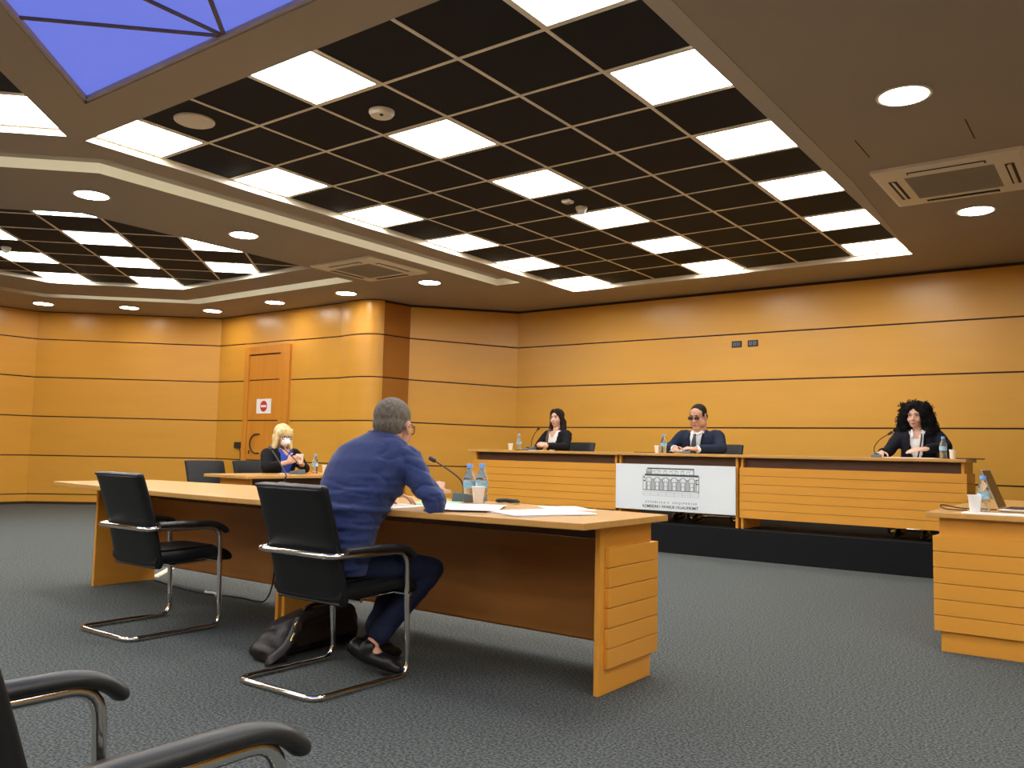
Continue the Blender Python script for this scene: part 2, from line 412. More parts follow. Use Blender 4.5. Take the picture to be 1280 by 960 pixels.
bm.to_mesh(me); bm.free()
ceiling = link('ceiling', me, 'soffit'); tag(ceiling, 'taupe painted soffit ceiling with recessed black tile trays', kind='structure')
def recess(poly, z1, name, m, top=None):
    n = len(poly); mb = MB()
    vs = [(x, y, SOF) for x, y in poly] + [(x, y, z1) for x, y in poly]
    mb.add(vs, [(i, (i + 1) % n, n + (i + 1) % n, n + i) for i in range(n)])
    o = mb.build(name, m, ceiling)
    if top:
        t = tessellate_polygon([[V((x, y, 0)) for x, y in poly]])
        tb = MB(); tb.add([(x, y, z1) for x, y in poly], [tuple(k) for k in t]); tb.build(name + '_top', top, ceiling)
    return o
recess(tray1, TILE + 0.03, 'tray_side', 'cream_paint', 'slot_dark'); recess(tray0, TILE + 0.03, 'tray_side', 'cream_paint', 'slot_dark')
recess(fill_tray3, TILE + 0.03, 'tray_side', 'cream_paint', 'slot_dark'); recess(fill_tray4, TILE + 0.03, 'tray_side', 'cream_paint', 'slot_dark'); recess(tray2, TILE + 0.03, 'tray_side', 'cream_paint', 'slot_dark')
recess(groove1, SOF + 0.085, 'groove_side', 'cream_paint', 'soffit'); recess(groove2, SOF + 0.085, 'groove_side', 'cream_paint', 'soffit')
recess(sky, SOF + 0.05, 'skylight_reveal', 'soffit')
tb = MB(); tb.prism([(0.6, -0.6), (0.715, -0.6), (0.715, 3.2), (0.6, 6.0)], SOF - 0.004, SOF - 0.0005)  # paler strip imitates light falling on the soffit beside the tray
tag(tb.build('light_band', 'soffit_light'), 'pale band of light painted on the soffit beside the black tile tray', kind='structure')

# unseen strip lamps added behind each groove's near lip to brighten its side
def cove(path, label):
    mb = MB(); r = empty('cove_fill_lamp', (path[0][0], path[0][1], SOF + 0.05))
    off = V((path[0][0], path[0][1], SOF + 0.05))
    for i in range(len(path) - 1):
        a, b = V((*path[i], SOF + 0.05)), V((*path[i + 1], SOF + 0.05)); d = (b - a).normalized(); n = V((d.y, -d.x, 0))
        ps = [a - off, b - off]
        mb.hexa([ps[0] + V((0, 0, -0.02)), ps[1] + V((0, 0, -0.02)), ps[1] + n * 0.012 + V((0, 0, -0.02)), ps[0] + n * 0.012 + V((0, 0, -0.02)),
                 ps[0] + V((0, 0, 0.012)), ps[1] + V((0, 0, 0.012)), ps[1] + n * 0.012 + V((0, 0, 0.012)), ps[0] + n * 0.012 + V((0, 0, 0.012))])
    mb.build('light_strip', 'cove_fill_light', r); tag(r, label, 'light')
cove([(-3.882, -0.30), (-3.882, 5.1)][::-1], 'added hidden strip lamp in the straight ceiling groove beside the large tile tray')
cove([(-6.99, -3.41), (-3.89, -0.32)][::-1], 'added hidden strip lamp in the slanting ceiling groove beside the skylight')
cove([(-9.0, 3.672), (-5.72, 3.672)], 'added hidden strip lamp in the groove above the wooden door')
cove([(-10.41, 2.27), (-9.01, 3.67)], 'added hidden strip lamp in the diagonal groove of the far corner')

# skylight with glowing panes
TT, MM, KK = V((-2.94, -0.935)), V((-1.46, -0.935)), V((-2.20, -1.675))
SS = V((-1.46, -2.415)); EE = None
A_, B_ = V(sky[1]), V(sky[2])
# ray from MM towards (1,-1) meets A_-B_
d_ = V((q, -q)); e_ = B_ - A_
det = d_.x * (-e_.y) + e_.x * d_.y
t_ = ((A_ - MM).x * (-e_.y) + e_.x * (A_ - MM).y) / det
EE = MM + d_ * t_
win = empty('window_1', (-1.4, -1.8, SOF + 0.04)); tag(win, 'blue glowing star shaped ceiling skylight with thin dark bars', kind='structure')
wo = V((-1.4, -1.8))
for poly in ([TT, MM, KK], [MM, SS, KK], [MM, EE, B_, SS], [MM, A_, EE]):
    mb = MB(); pl = [tuple(p - wo) for p in poly]
    if area(pl) < 0: pl = pl[::-1]
    mb.prism(pl, 0.0, 0.008); mb.build('pane', 'sky_pane', win)
for a, b in ((MM, KK), (MM, SS), (MM, EE)):
    d = (b - a).normalized(); n = V((-d.y, d.x)) * 0.011
    mb = MB(); mb.prism([tuple(a + n - wo), tuple(a - n - wo), tuple(b - n - wo), tuple(b + n - wo)], -0.012, 0.002); mb.build('glazing_bar', 'muntin', win)
for a, b in ((TT, A_), (A_, B_), (B_, TT)):
    d = (b - a).normalized(); n = V((-d.y, d.x)); k = -1 if (wo - a).dot(n) < 0 else 1; n = n * 0.02 * k
    mb = MB(); mb.prism([tuple(a - wo), tuple(a + n - wo), tuple(b + n - wo), tuple(b - wo)], -0.03, 0.0); mb.build('window_frame', 'soffit_light', win)

# tile trays: tiles, grid bars, light panels
ORD = ['first', 'second', 'third', 'fourth', 'fifth', 'sixth', 'seventh', 'eighth']
tile_me = {}
def tile_obj(poly, m='tile_black'):
    mb = MB(); mb.prism(poly, TILE, TILE + 0.015); return mb.build('ceiling_tile', m, ceiling)
def panel_light(poly_local, loc, ang, label, group, size=None):
    r = empty('ceiling_light', loc, ang); tag(r, label, 'light', group)
    n = len(poly_local); c = V((sum(p[0] for p in poly_local) / n, sum(p[1] for p in poly_local) / n))
    inner = [tuple(c + (V(p) - c) * 0.945) for p in poly_local]
    fb = MB(); z0, z1 = 0.0, 0.02
    fb.add([(x, y, z0) for x, y in poly_local] + [(x, y, z0) for x, y in inner] + [(x, y, z1) for x, y in poly_local] + [(x, y, z1) for x, y in inner],
           [(i, (i + 1) % n, n + (i + 1) % n, n + i) for i in range(n)] + [(2 * n + i, 3 * n + i, 3 * n + (i + 1) % n, 2 * n + (i + 1) % n) for i in range(n)] +
           [(i, 2 * n + i, 2 * n + (i + 1) % n, (i + 1) % n) for i in range(n)] + [(n + i, n + (i + 1) % n, 3 * n + (i + 1) % n, 3 * n + i) for i in range(n)])
    fb.build('frame', 'white_plastic', r)
    db = MB(); db.prism(inner, 0.004, 0.012); db.build('diffuser', 'panel_light', r)
    return r
proto = None
def tray(P, A, B, na, rows, words):
    global proto
    ang = math.atan2(A.y, A.x); mirrored = A.x * B.y - A.y * B.x < 0
    for i in range(na):
        for j in range(rows):
            c = P + A * (0.6 * i + 0.3) + B * (0.6 * j + 0.3)
            if i in (0, 3, 6) and j % 2 == 0:
                lab = '%s light panel from the skylight, %s' % (ORD[j // 2], words[i // 3])
                if proto is None:
                    h = 0.286; proto = panel_light([(-h, -h), (h, -h), (h, h), (-h, h)], (c.x, c.y, TILE - 0.006), ang, lab, 'square ceiling light panels')
                else:
                    o = copy_tree(proto); o.location = (c.x, c.y, TILE - 0.006); o.rotation_euler = (0, 0, ang); o['label'] = lab
            else:
                key = 'tile'
                if key not in tile_me:
                    mb = MB(); mb.box((-0.29, -0.29, 0), (0.29, 0.29, 0.015)); tile_me[key] = mb.mesh('ceiling_tile'); tile_me[key].materials.append(MATS['tile_black'])
                o = bpy.data.objects.new('ceiling_tile', tile_me[key]); COL.objects.link(o); o.parent = ceiling
                o.location = (c.x, c.y, TILE); o.rotation_euler = (0, 0, ang)
    for i in range(na + 1):
        a, b = P + A * 0.6 * i, P + A * 0.6 * i + B * 0.6 * rows; n = A * 0.012
        mb = MB(); mb.prism([tuple(a - n), tuple(a + n), tuple(b + n), tuple(b - n)], TILE - 0.004, TILE + 0.012); mb.build('grid_bar', 'grid_bar', ceiling)
    for j in range(rows + 1):
        a, b = P + B * 0.6 * j, P + B * 0.6 * j + A * 0.6 * na; n = B * 0.012
        mb = MB(); mb.prism([tuple(a - n), tuple(a + n), tuple(b + n), tuple(b - n)], TILE - 0.0035, TILE + 0.011); mb.build('grid_bar', 'grid_bar', ceiling)
tray(P1, A1, B1, 7, 11, ['large tray row beside the straight groove', 'middle row of the large tray', 'large tray row beside the air vent soffit'])
tray(P0, A0, B0, 7, 11, ['cut off tray row beside the slanting groove', 'middle row of the cut off tray', 'cut off tray row beside the skylight'])
tray(P3, A3, B3, 7, 11, ['inner row of the added fill tray above the photographer', 'middle row of the added fill tray above the photographer', 'outer row of the added fill tray above the photographer'])
tray(P4, A4, B4, 4, 7, ['inner row of the small added fill tray behind the photographer', 'outer row of the small added fill tray behind the photographer', ''])
# rear tray, tiles turned 45 degrees and clipped by its six sided edge
S0, T0 = -5.97 / math.sqrt(2), 7.24 / math.sqrt(2)
es, et = V((q, q)), V((-q, q))
nl = 0
for k in range(-6, 7):
    for m_ in range(-7, 9):
        g = 0.011
        pl = [es * (S0 + 0.6 * k + a) + et * (T0 + 0.6 * m_ + b) for a, b in ((g, g), (0.6 - g, g), (0.6 - g, 0.6 - g), (g, 0.6 - g))]
        pl = clip_poly([tuple(p) for p in pl], tray2)
        if len(pl) < 3 or abs(area(pl)) < 0.004: continue
        if k % 2 == 0 and m_ % 2 == 0:
            c = V((sum(p[0] for p in pl) / len(pl), sum(p[1] for p in pl) / len(pl)))
            rowname = {-4: 'the fifth column', -2: 'the fourth column', 0: 'the third column', 2: 'the second column', 4: 'the first column', -6: 'the sixth column'}.get(k, 'a column')
            lab = '%s light panel in %s of the six sided tray' % (ORD[max(0, (m_ + 6) // 2)], rowname)
            panel_light([tuple(V(p) - c) for p in pl], (c.x, c.y, TILE - 0.006), 0, lab, 'light panels of the six sided tray')
        else: tile_obj(pl)
def clipped_bar(p, d, n, w=0.012):
    pl = [p - d * 9 - n * w, p + d * 9 - n * w, p + d * 9 + n * w, p - d * 9 + n * w]
    pl = [tuple(x) for x in pl]
    if area(pl) < 0: pl = pl[::-1]
    pl = clip_poly(pl, tray2)
    if len(pl) >= 3 and abs(area(pl)) > 0.001:
        mb = MB(); mb.prism(pl, TILE - 0.004, TILE + 0.012); mb.build('grid_bar', 'grid_bar', ceiling)
for k in range(-6, 8): clipped_bar(es * (S0 + 0.6 * k) + et * T0, et, es)
for m_ in range(-7, 10): clipped_bar(et * (T0 + 0.6 * m_) + es * S0, es, et)

# downlights
dl = [((1.385, 1.76), 'round downlight in the soffit nearest above the air vent grille'), ((1.38, 4.59), 'round downlight between the square air vent and the bench wall'),
      ((-4.88, 0.10), 'round downlight beside the bend of the ceiling groove'), ((-4.90, 1.69), 'round downlight beside the groove, second from its bend'),
      ((-4.88, 4.52), 'round downlight beside the end of the straight groove'), ((-6.42, 4.49), 'round downlight above the rounded wood column'),
      ((-7.95, 4.46), 'round downlight above the wall right of the door'), ((-9.52, 4.45), 'round downlight above the corner left of the door'),
      ((-10.47, 3.58), 'round downlight above the middle of the diagonal wall'), ((-11.36, 2.66), 'round downlight furthest from the bench, above the diagonal wall'),
      ((-11.40, 0.9), 'round downlight above the far left wall')]
rb = MB(); prof_r = [(0.150, 0.0), (0.158, -0.004), (0.148, -0.010), (0.136, -0.008), (0.134, 0.0)]
seg = 28; vs = []; fs = []
for (r_, z_) in prof_r:
    for k in range(seg): vs.append((r_ * math.cos(2 * PI * k / seg), r_ * math.sin(2 * PI * k / seg), z_))
for i in range(len(prof_r) - 1):
    for k in range(seg): fs.append((i * seg + k, i * seg + (k + 1) % seg, (i + 1) * seg + (k + 1) % seg, (i + 1) * seg + k))
rb.add(vs, fs); ring_me = rb.mesh('ring', 40); ring_me.materials.append(MATS['white_plastic'])
db = MB(); db.lathe([(0.135, -0.006), (0.135, -0.001)], seg=28); disc_me = db.mesh('diffuser'); disc_me.materials.append(MATS['down_light'])
for (x, y), lab in dl:
    r = empty('downlight', (x, y, SOF)); tag(r, lab, 'light', 'round downlights')
    link('ring', ring_me, None, r); link('diffuser', disc_me, None, r)

# air conditioning cassettes
def cassette(x, y, s, label):
    r = empty('air_conditioner', (x, y, SOF)); tag(r, label, 'air conditioner', 'ceiling cassettes')
    h = s / 2; mb = MB(); n = 4
    def ringq(a, b, z0, z1):
        o = [(-a, -a), (a, -a), (a, a), (-a, a)]; i_ = [(-b, -b), (b, -b), (b, b), (-b, b)]
        mb.add([(px, py, z0) for px, py in o] + [(px, py, z1) for px, py in i_], [(k, (k + 1) % 4, 4 + (k + 1) % 4, 4 + k) for k in range(4)])
    ringq(h, h, 0.0, -0.022); ringq(h, h - 0.03, -0.022, -0.034); ringq(h - 0.03, h * 0.60, -0.034, -0.036); ringq(h * 0.60, h * 0.60, -0.036, -0.026)
    mb.build('panel', 'white_plastic', r)
    gb = MB(); gb.box((-h * 0.6, -h * 0.6, -0.034), (h * 0.6, h * 0.6, -0.020)); g = gb.build('intake_grille', 'grey_grille', r)
    sb = MB()
    for k in range(11):
        yy = -h * 0.56 + k * h * 0.112; sb.box((-h * 0.58, yy - 0.004, -0.037), (h * 0.58, yy + 0.004, -0.033))
    sb.build('grille_bars', 'grey_grille', g)
    for k in range(4):
        lb = MB(); lb.box((-h * 0.52, h * 0.72, -0.0375), (h * 0.52, h * 0.84, -0.030)); o = lb.build('air_slot', 'slot_dark', r); o.rotation_euler = (0, 0, k * PI / 2)
        vb = MB(); vb.hexa([(-h * 0.5, h * 0.75, -0.046), (h * 0.5, h * 0.75, -0.046), (h * 0.5, h * 0.775, -0.046), (-h * 0.5, h * 0.775, -0.046),
                            (-h * 0.5, h * 0.79, -0.036), (h * 0.5, h * 0.79, -0.036), (h * 0.5, h * 0.805, -0.036), (-h * 0.5, h * 0.805, -0.036)])
        vb.build('flap', 'white_plastic', o)
cassette(1.375, 3.56, 1.0, 'square white air conditioner vent in the soffit above the bench end')
cassette(-4.94, 3.51, 0.99, 'square air conditioner vent beside the six sided tile tray')
hb = MB()
for (x0, x1) in ((0.95, 0.958), (1.62, 1.628)): hb.box((x0, 2.35, SOF - 0.0015), (x1, 2.75, SOF - 0.0005))
o = hb.build('access_hatch_joints', 'joint_dark', ceiling)

# smoke detectors and speaker on tiles
def detector(x, y, kind, label):
    r = empty('ceiling_speaker' if kind == 's' else 'smoke_detector' if kind != 'b' else 'ceiling_sensor', (x, y, TILE)); tag(r, label, 'speaker' if kind == 's' else 'detector')
    if kind == 's':
        mb = MB(); mb.lathe([(0.13, 0), (0.132, -0.012), (0.12, -0.018), (0.115, -0.014), (0.0, -0.014)][:4] + [(0.06, -0.016)], seg=28); mb.build('grille', 'white_plastic', r, 40)
        mb = MB(); mb.lathe([(0.135, 0.0), (0.135, -0.008)], seg=28); mb.build('rim', 'white_plastic', r, 40)
    elif kind == 'd':
        mb = MB(); mb.lathe([(0.085, 0), (0.085, -0.015), (0.07, -0.035), (0.04, -0.04)], seg=24); mb.build('body', 'white_plastic', r, 40)
        mb = MB(); mb.lathe([(0.012, -0.045), (0.012, -0.035)], (0.03, -0.03, 0), seg=10); mb.build('lens', 'slot_dark', r)
    elif kind == 'c':
        mb = MB(); mb.lathe([(0.055, 0), (0.055, -0.015), (0.045, -0.03)], seg=20); mb.build('base', 'white_plastic', r, 40)
        mb = MB(); mb.lathe([(0.042, -0.03), (0.034, -0.058), (0.013, -0.068)], seg=20); mb.build('chamber', 'white_plastic', r, 40)
    else:
        mb = MB(); mb.box((-0.045, -0.045, -0.03), (0.045, 0.045, 0), 0.01); mb.build('body', 'white_plastic', r)
        mb = MB(); mb.box((-0.02, -0.02, -0.04), (0.02, 0.02, -0.03), 0.006); mb.build('lens', 'grey_grille', r)
detector(-2.70, -0.31, 's', 'round ceiling speaker on a black tile near the skylight corner')
detector(-1.506, 0.295, 'd', 'round white smoke detector on a black tile in the large tray')
detector(-1.54, 2.85, 'c', 'small conical smoke detector beside a light panel, middle of the large tray')
detector(-1.527, 2.60, 'b', 'small square sensor beside the conical smoke detector')
detector(-7.97, 0.69, 'c', 'small smoke detector on a tile of the six sided tray')

# door in the door wall
dx0, dx1 = -9.33, -8.17
def ywall(x): return 5.03 - (x + 10.08) * 0.03 / 3.03
dr = empty('door_1', (-8.75, ywall(-8.75), 0)); tag(dr, 'flush orange wooden door with wide frame and ring pull', kind='structure')
yl = -0.02
mb = MB(); mb.box((-0.58, yl - 0.025, 0.0), (-0.47, 0.0, 2.64), 0.006); mb.build('door_frame', 'door_wood', dr)
mb = MB(); mb.box((0.36, yl - 0.05, 0.0), (0.58, 0.0, 2.64), 0.006); mb.build('door_frame', 'door_wood', dr)
mb = MB(); mb.box((-0.469, yl - 0.025, 2.51), (0.359, 0.0, 2.64), 0.006); mb.build('door_frame', 'door_wood', dr)
mb = MB(); mb.box((-0.47, -0.012, 0), (0.36, 0.0, 2.51)); leaf = mb.build('door_leaf', 'joint_dark', dr)
zs_ = [0.01, 0.80, 1.435, 2.09, 2.50]
for a, b in zip(zs_, zs_[1:]):
    mb = MB(); mb.box((-0.462, -0.026, a + 0.008), (0.352, -0.012, b - 0.008), 0.002); mb.build('door_panel', 'door_wood', leaf)
arcp = [V((-0.17 + 0.17 * math.cos(t), -0.05, 1.065 + 0.155 * math.sin(t))) for t in [PI * 0.42 + k * (PI * 1.16) / 14 for k in range(15)]]
mb = MB(); mb.tube([V((-0.13, -0.027, 1.22))] + arcp + [V((-0.13, -0.027, 0.91))], 0.011, 8); mb.build('door_pull', 'plastic_black', leaf, 60)
mb = MB(); mb.box((-0.40, -0.034, 0.90), (-0.365, -0.026, 0.955), 0.004); mb.build('keyhole_plate', 'joint_dark', leaf)
mb = MB(); mb.box((0.345, -0.05, 2.0), (0.365, -0.03, 2.12), 0.003); mb.build('hinge', 'chrome', dr)
# lower and upper wall fill above door
mb = MB(); mb.box((-0.60, -0.016, 2.645), (0.60, 0.0, 2.69)); mb.build('wall_panel', 'wall_wood', dr)
mb = MB(); mb.box((-0.60, -0.016, 2.705), (0.60, 0.0, SOF - 0.01)); mb.build('wall_panel', 'wall_wood', dr)
sg = empty('no_entry_sign', (-8.80, ywall(-8.8) - 0.028, 1.665)); tag(sg, 'white paper sheet with red no entry sign on the door', 'sign')
mb = MB(); mb.box((-0.185, -0.003, -0.118), (0.185, 0.0, 0.118)); mb.build('sheet', 'paper', sg)
mb = MB(); n = 28; vs = [(0.088 * math.cos(2 * PI * k / n), -0.0042, 0.088 * math.sin(2 * PI * k / n)) for k in range(n)] + [(0.088 * math.cos(2 * PI * k / n), -0.003, 0.088 * math.sin(2 * PI * k / n)) for k in range(n)]
mb.add(vs, [tuple(range(n)), tuple(range(2 * n - 1, n - 1, -1))] + [(k, n + k, n + (k + 1) % n, (k + 1) % n) for k in range(n)]); mb.build('red_disc', 'sign_red', sg)
mb = MB(); mb.box((-0.068, -0.0056, -0.017), (0.068, -0.0043, 0.017)); mb.build('white_bar', 'paper', sg)
pt = empty('wall_outlet', (-9.375, ywall(-9.38) - 0.016, 1.035)); tag(pt, 'small black wall socket box with hanging cable beside the door', 'outlet')
pt.location.x = -9.42
mb = MB(); mb.box((-0.085, -0.045, -0.05), (0.085, 0.0, 0.05), 0.008); mb.build('box', 'plastic_black', pt)
mb = MB(); mb.tube([(0.06, -0.03, -0.05), (0.062, -0.02, -0.12), (0.06, -0.012, -0.25), (0.06, -0.012, -0.9)], 0.006, 6); mb.build('cable', 'plastic_black', pt)
# plates on bench wall
for x, lab, nn in ((-1.69, 'small black socket plate on the bench wall, one further from the vent', 4), (-1.475, 'small black socket plate on the bench wall, one nearer the vent', 2)):
    r = empty('wall_plate', (x, 6.93, 2.475)); tag(r, lab, 'outlet', 'black wall plates')
    mb = MB(); mb.box((-0.068, -0.012, -0.042), (0.068, 0.012, 0.042), 0.005); mb.build('plate', 'plastic_black', r)
    for k in range(nn):
        mb = MB(); w_ = 0.11 / nn; mb.box((-0.055 + k * w_ + 0.004, -0.016, -0.028), (-0.055 + (k + 1) * w_ - 0.004, -0.012, 0.028), 0.002); mb.build('module', 'mic_grey', r)

# dais
mb = MB(); mb.box((-5.0, 4.70, 0.0), (3.6, 6.9, 0.30), 0.004)
dais = mb.build('dais', 'carpet_dark'); tag(dais, 'low black carpeted platform under the long bench', 'platform', kind='structure')

# ------------------------------------------------------------------ desks
def bevel_build(mb, name, m, parent, off=0.004, smooth=None):
    me = mb.mesh(name); bm = bmesh.new(); bm.from_mesh(me)
    bmesh.ops.bevel(bm, geom=[e for e in bm.edges if e.calc_face_angle(0) > 0.6], offset=off, segments=2, affect='EDGES', profile=0.5)
    bm.to_mesh(me); bm.free(); return link(name, me, m, parent)
slat_cache = {}
def slat(parent, lo, hi, m='desk_wood'):
    size = tuple(round(b - a, 4) for a, b in zip(lo, hi)); key = (size, m)
    if key not in slat_cache:
        mb = MB(); mb.box((0, 0, 0), size, 0.0014); slat_cache[key] = mb.mesh('slat'); slat_cache[key].materials.append(MATS[m])
    o = bpy.data.objects.new('slat', slat_cache[key]); COL.objects.link(o); o.parent = parent; o.location = lo; return o
def desk(name, label, cat, loc, rz, L, top, group=None, h=0.715, tt=0.03, ends=(True, True), front=True, z_slat=0.11, topx=None):
    r = empty(name, loc, rz); tag(r, label, cat, group)
    for x0, e in ((0.0, ends[0]), (L - 0.026, ends[1])):
        mb = MB(); mb.box((x0, 0.0, 0.0), (x0 + 0.026, 0.47, h), 0.002); sp_ = mb.build('side_panel', 'desk_wood', r)
        if e:
            xa = x0 - 0.022 if x0 == 0 else x0 + 0.027
            for k in range(6): slat(sp_, (xa, -0.03, z_slat + 0.085 * k), (xa + 0.021, 0.43, z_slat + 0.085 * k + 0.0818))
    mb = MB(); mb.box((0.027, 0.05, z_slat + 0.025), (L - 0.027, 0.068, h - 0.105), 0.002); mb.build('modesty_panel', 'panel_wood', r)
    mb = MB(); mb.box((0.027, 0.044, h - 0.10), (L - 0.027, 0.075, h - 0.001), 0.002); mb.build('rail', 'rail_shaded', r)
    for xs in (0.4, L - 0.4):
        mb = MB(); mb.box((xs - 0.02, 0.005, z_slat + 0.2), (xs + 0.02, 0.05, z_slat + 0.3)); mb.build('bracket', 'panel_wood', r)
    if front:
        for k in range(6): slat(r, (-0.004, -0.026, z_slat + 0.085 * k), (L + 0.004, -0.004, z_slat + 0.085 * k + 0.0818))
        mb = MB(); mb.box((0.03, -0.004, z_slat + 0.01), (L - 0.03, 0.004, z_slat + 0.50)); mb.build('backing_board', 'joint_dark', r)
    mb = MB(); mb.prism(top, h + 0.0005, h + tt); bevel_build(mb, 'desktop', 'desktop_wood', r, 0.004)
    return r
def boat(x0, x1, n=10):
    """plan of half of the bowed witness table, in the desk's own axes (x mirrored, front towards -y)"""
    f = lambda x: ((x + 1.5) / 2.2) ** 2
    xs = [x0 + (x1 - x0) * k / n for k in range(n + 1)]
    near = [(x, -0.745 + 0.12 * f(x)) for x in xs]; far = [(x, 0.25 - 0.14 * f(x)) for x in xs[::-1]]
    return near + far
# witness table: two desks in a row, front towards the bench (rotated half a turn)
for nm, x0, x1, lab, ends in (('witness_desk', -3.60, -1.526, 'long orange wooden desk half behind the empty black chair', (False, True)),
                              ('witness_desk', -1.496, 0.585, 'long orange wooden desk half where the man in blue sits', (True, False))):
    L = x1 - x0; ox, oy = x1, 0.11
    tx0, tx1 = (x0 - 0.09, -1.511) if x0 < -2 else (-1.511, x1 + 0.085)
    top = [(ox - px, oy - py) for px, py in boat(tx0, tx1)]
    if area(top) < 0: top = top[::-1]
    desk(nm, lab, 'desk', (ox, oy, 0), PI, L, top, 'witness desks', ends=(x0 > -2, x0 < -2))
# raised bench: three units
def rtop(x0, x1, y0, y1): return [(x0, y0), (x1, y0), (x1, y1), (x0, y1)]
BZ = 0.30
desk('bench_desk', 'slatted orange bench unit where the woman with straight dark hair sits', 'desk', (-4.27, 4.80, BZ), 0, 2.03, rtop(-0.09, 2.045, -0.05, 0.62), 'bench units', ends=(True, False))
mid = desk('bench_desk', 'middle bench unit behind the white printed board', 'desk', (-2.21, 4.80, BZ), 0, 1.375, rtop(-0.014, 1.389, -0.05, 0.62), 'bench units', ends=(False, False), front=False)
desk('bench_desk', 'slatted orange bench unit where the curly haired woman sits', 'desk', (-0.805, 4.80, BZ), 0, 2.025, rtop(-0.015, 2.045, -0.05, 0.56), 'bench units', ends=(False, True))
# side desks
desk('side_desk', 'orange desk end with laptop on it at the picture edge', 'desk', (1.557, 3.69, 0), -PI / 2, 2.07, rtop(-0.09, 2.115, -0.06, 0.68), 'side desks', ends=(True, True))
desk('side_desk', 'small far orange desk of the blonde woman in a mask', 'desk', (-4.30, 1.465, 0), PI / 2, 1.9, rtop(-0.10, 2.0, -0.08, 0.60), 'side desks', ends=(True, True))

# banner board on the middle bench unit
bn = empty('printed_board', (-1.54, 4.772, BZ + 0.375)); tag(bn, 'white board with building drawing and two lines of lettering on bench', 'board')
mb = MB(); mb.box((-0.692, -0.006, -0.245), (0.692, 0.006, 0.247), 0.002); mb.build('board', 'banner_white', bn)
def pr_box(mb, x0, z0, x1, z1): mb.box((x0, -0.0072, z0), (x1, -0.0061, z1))
pb = MB(); gb = MB()
S = 0.0142
def bx(u0, v0, u1, v1, g=False):  # drawing units: pixels of the drawn building, origin at its centre
    X0, X1 = -0.355 + u0 / 880 * 0.655, -0.355 + u1 / 880 * 0.655
    Z1, Z0 = 0.21 - v0 / 700 * 0.415, 0.21 - v1 / 700 * 0.415
    pr_box(gb if g else pb, min(X0, X1), min(Z0, Z1), max(X0, X1), max(Z0, Z1))
bx(70, 0, 790, 22); bx(790, 0, 800, 130); bx(130, 22, 138, 120); bx(55, 22, 62, 118)
for k in range(7): bx(150 + k * 90, 50, 195 + k * 90, 62, True); bx(150 + k * 90, 50, 155 + k * 90, 112, True); bx(190 + k * 90, 50, 195 + k * 90, 112, True)
bx(62, 30, 128, 40, True); bx(62, 60, 128, 110, True)
bx(30, 112, 870, 142); bx(0, 142, 900, 150, True); bx(0, 150, 6, 395); bx(868, 150, 876, 430)
bx(10, 165, 38, 185); bx(10, 225, 38, 248); bx(828, 190, 862, 205); bx(828, 260, 862, 280)
for k in range(6):
    c = 95 + k * 134
    for t in range(12):
        a0, a1 = PI * t / 12, PI * (t + 1) / 12
        u = c - 46 * math.cos((a0 + a1) / 2); v = 215 - 42 * math.sin((a0 + a1) / 2); bx(u - 7, v - 4, u + 7, v + 4)
    bx(c - 48, 215, c - 42, 400); bx(c + 42, 215, c + 48, 400); bx(c - 22, 200, c - 19, 400, True); bx(c + 19, 200, c + 22, 400, True)
    bx(c - 44, 250, c + 44, 257); bx(c - 44, 322, c + 44, 328); bx(c - 44, 330, c - 24, 392, True); bx(c + 24, 330, c + 44, 392, True)
    bx(c + 50, 245, c + 84, 262, True); bx(c + 52, 200, c + 82, 240, True); bx(c + 58, 265, c + 76, 392, True); bx(c - 40, 262, c - 26, 318, True); bx(c + 26, 262, c + 40, 318, True)
    bx(c - 30, 40, c + 30, 46, True); bx(c - 40, 100, c + 40, 108, True)
bx(0, 396, 876, 408); bx(0, 432, 876, 438, True); bx(0, 470, 876, 474, True); bx(0, 500, 876, 504, True)
for k in range(8): bx(k * 124, 440, k * 124 + 4, 500, True)
pb.build('drawing', 'print_dark', bn); gb.build('drawing_shade', 'print_grey', bn)
def lettering(body, size, x, z, width, m, bold=0.0):
    me = text_mesh(body, size, 'lettering', bold * 10); xs = [v.co.x for v in me.vertices]; w = max(xs) - min(xs); s = width / w
    for v in me.vertices: v.co = V((v.co.x * s, -v.co.z - 0.0068, v.co.y))
    o = link('lettering', me, m, bn); o.location = (x, 0, z); return o
for word, x, w_ in (('R E P U B L I K A', -0.205, 0.235), ('E', -0.052, 0.013), ('S H Q I P \u00cb R I S \u00cb', 0.135, 0.275)): lettering(word, 0.030, x, -0.157, w_, 'print_dark', 0.0)
for word, x, w_ in (('KOMISIONI', -0.262, 0.185), ('I', -0.150, 0.006), ('PAVARUR', -0.053, 0.150), ('I', 0.040, 0.006), ('KUALIFIKIMIT', 0.172, 0.235)): lettering(word, 0.042, x, -0.203, w_, 'print_dark', 0.0018)

# ------------------------------------------------------------------ chairs
def pad(mb, path, hw, th, seg=28, ex=0.32, en=0.7):
    n = len(path); P = [V((0, y, z)) for y, z in path]; vs = []; fs = []
    hws = hw if isinstance(hw, list) else [hw] * n; ths = th if isinstance(th, list) else [th] * n
    for i in range(n):
        t = (P[min(i + 1, n - 1)] - P[max(i - 1, 0)]).normalized(); nn = V((0, -t.z, t.y))
        for k in range(seg):
            a = 2 * PI * k / seg; ca, sa = math.cos(a), math.sin(a)
            vs.append(P[i] + V((hws[i] * math.copysign(abs(ca) ** ex, ca), 0, 0)) + nn * (ths[i] / 2 * math.copysign(abs(sa) ** en, sa)))
    for i in range(n - 1):
        for k in range(seg): fs.append((i * seg + k, i * seg + (k + 1) % seg, (i + 1) * seg + (k + 1) % seg, (i + 1) * seg + k))
    fs += [tuple(range(seg))[::-1], tuple(range((n - 1) * seg, n * seg))]
    return mb.add(vs, fs)
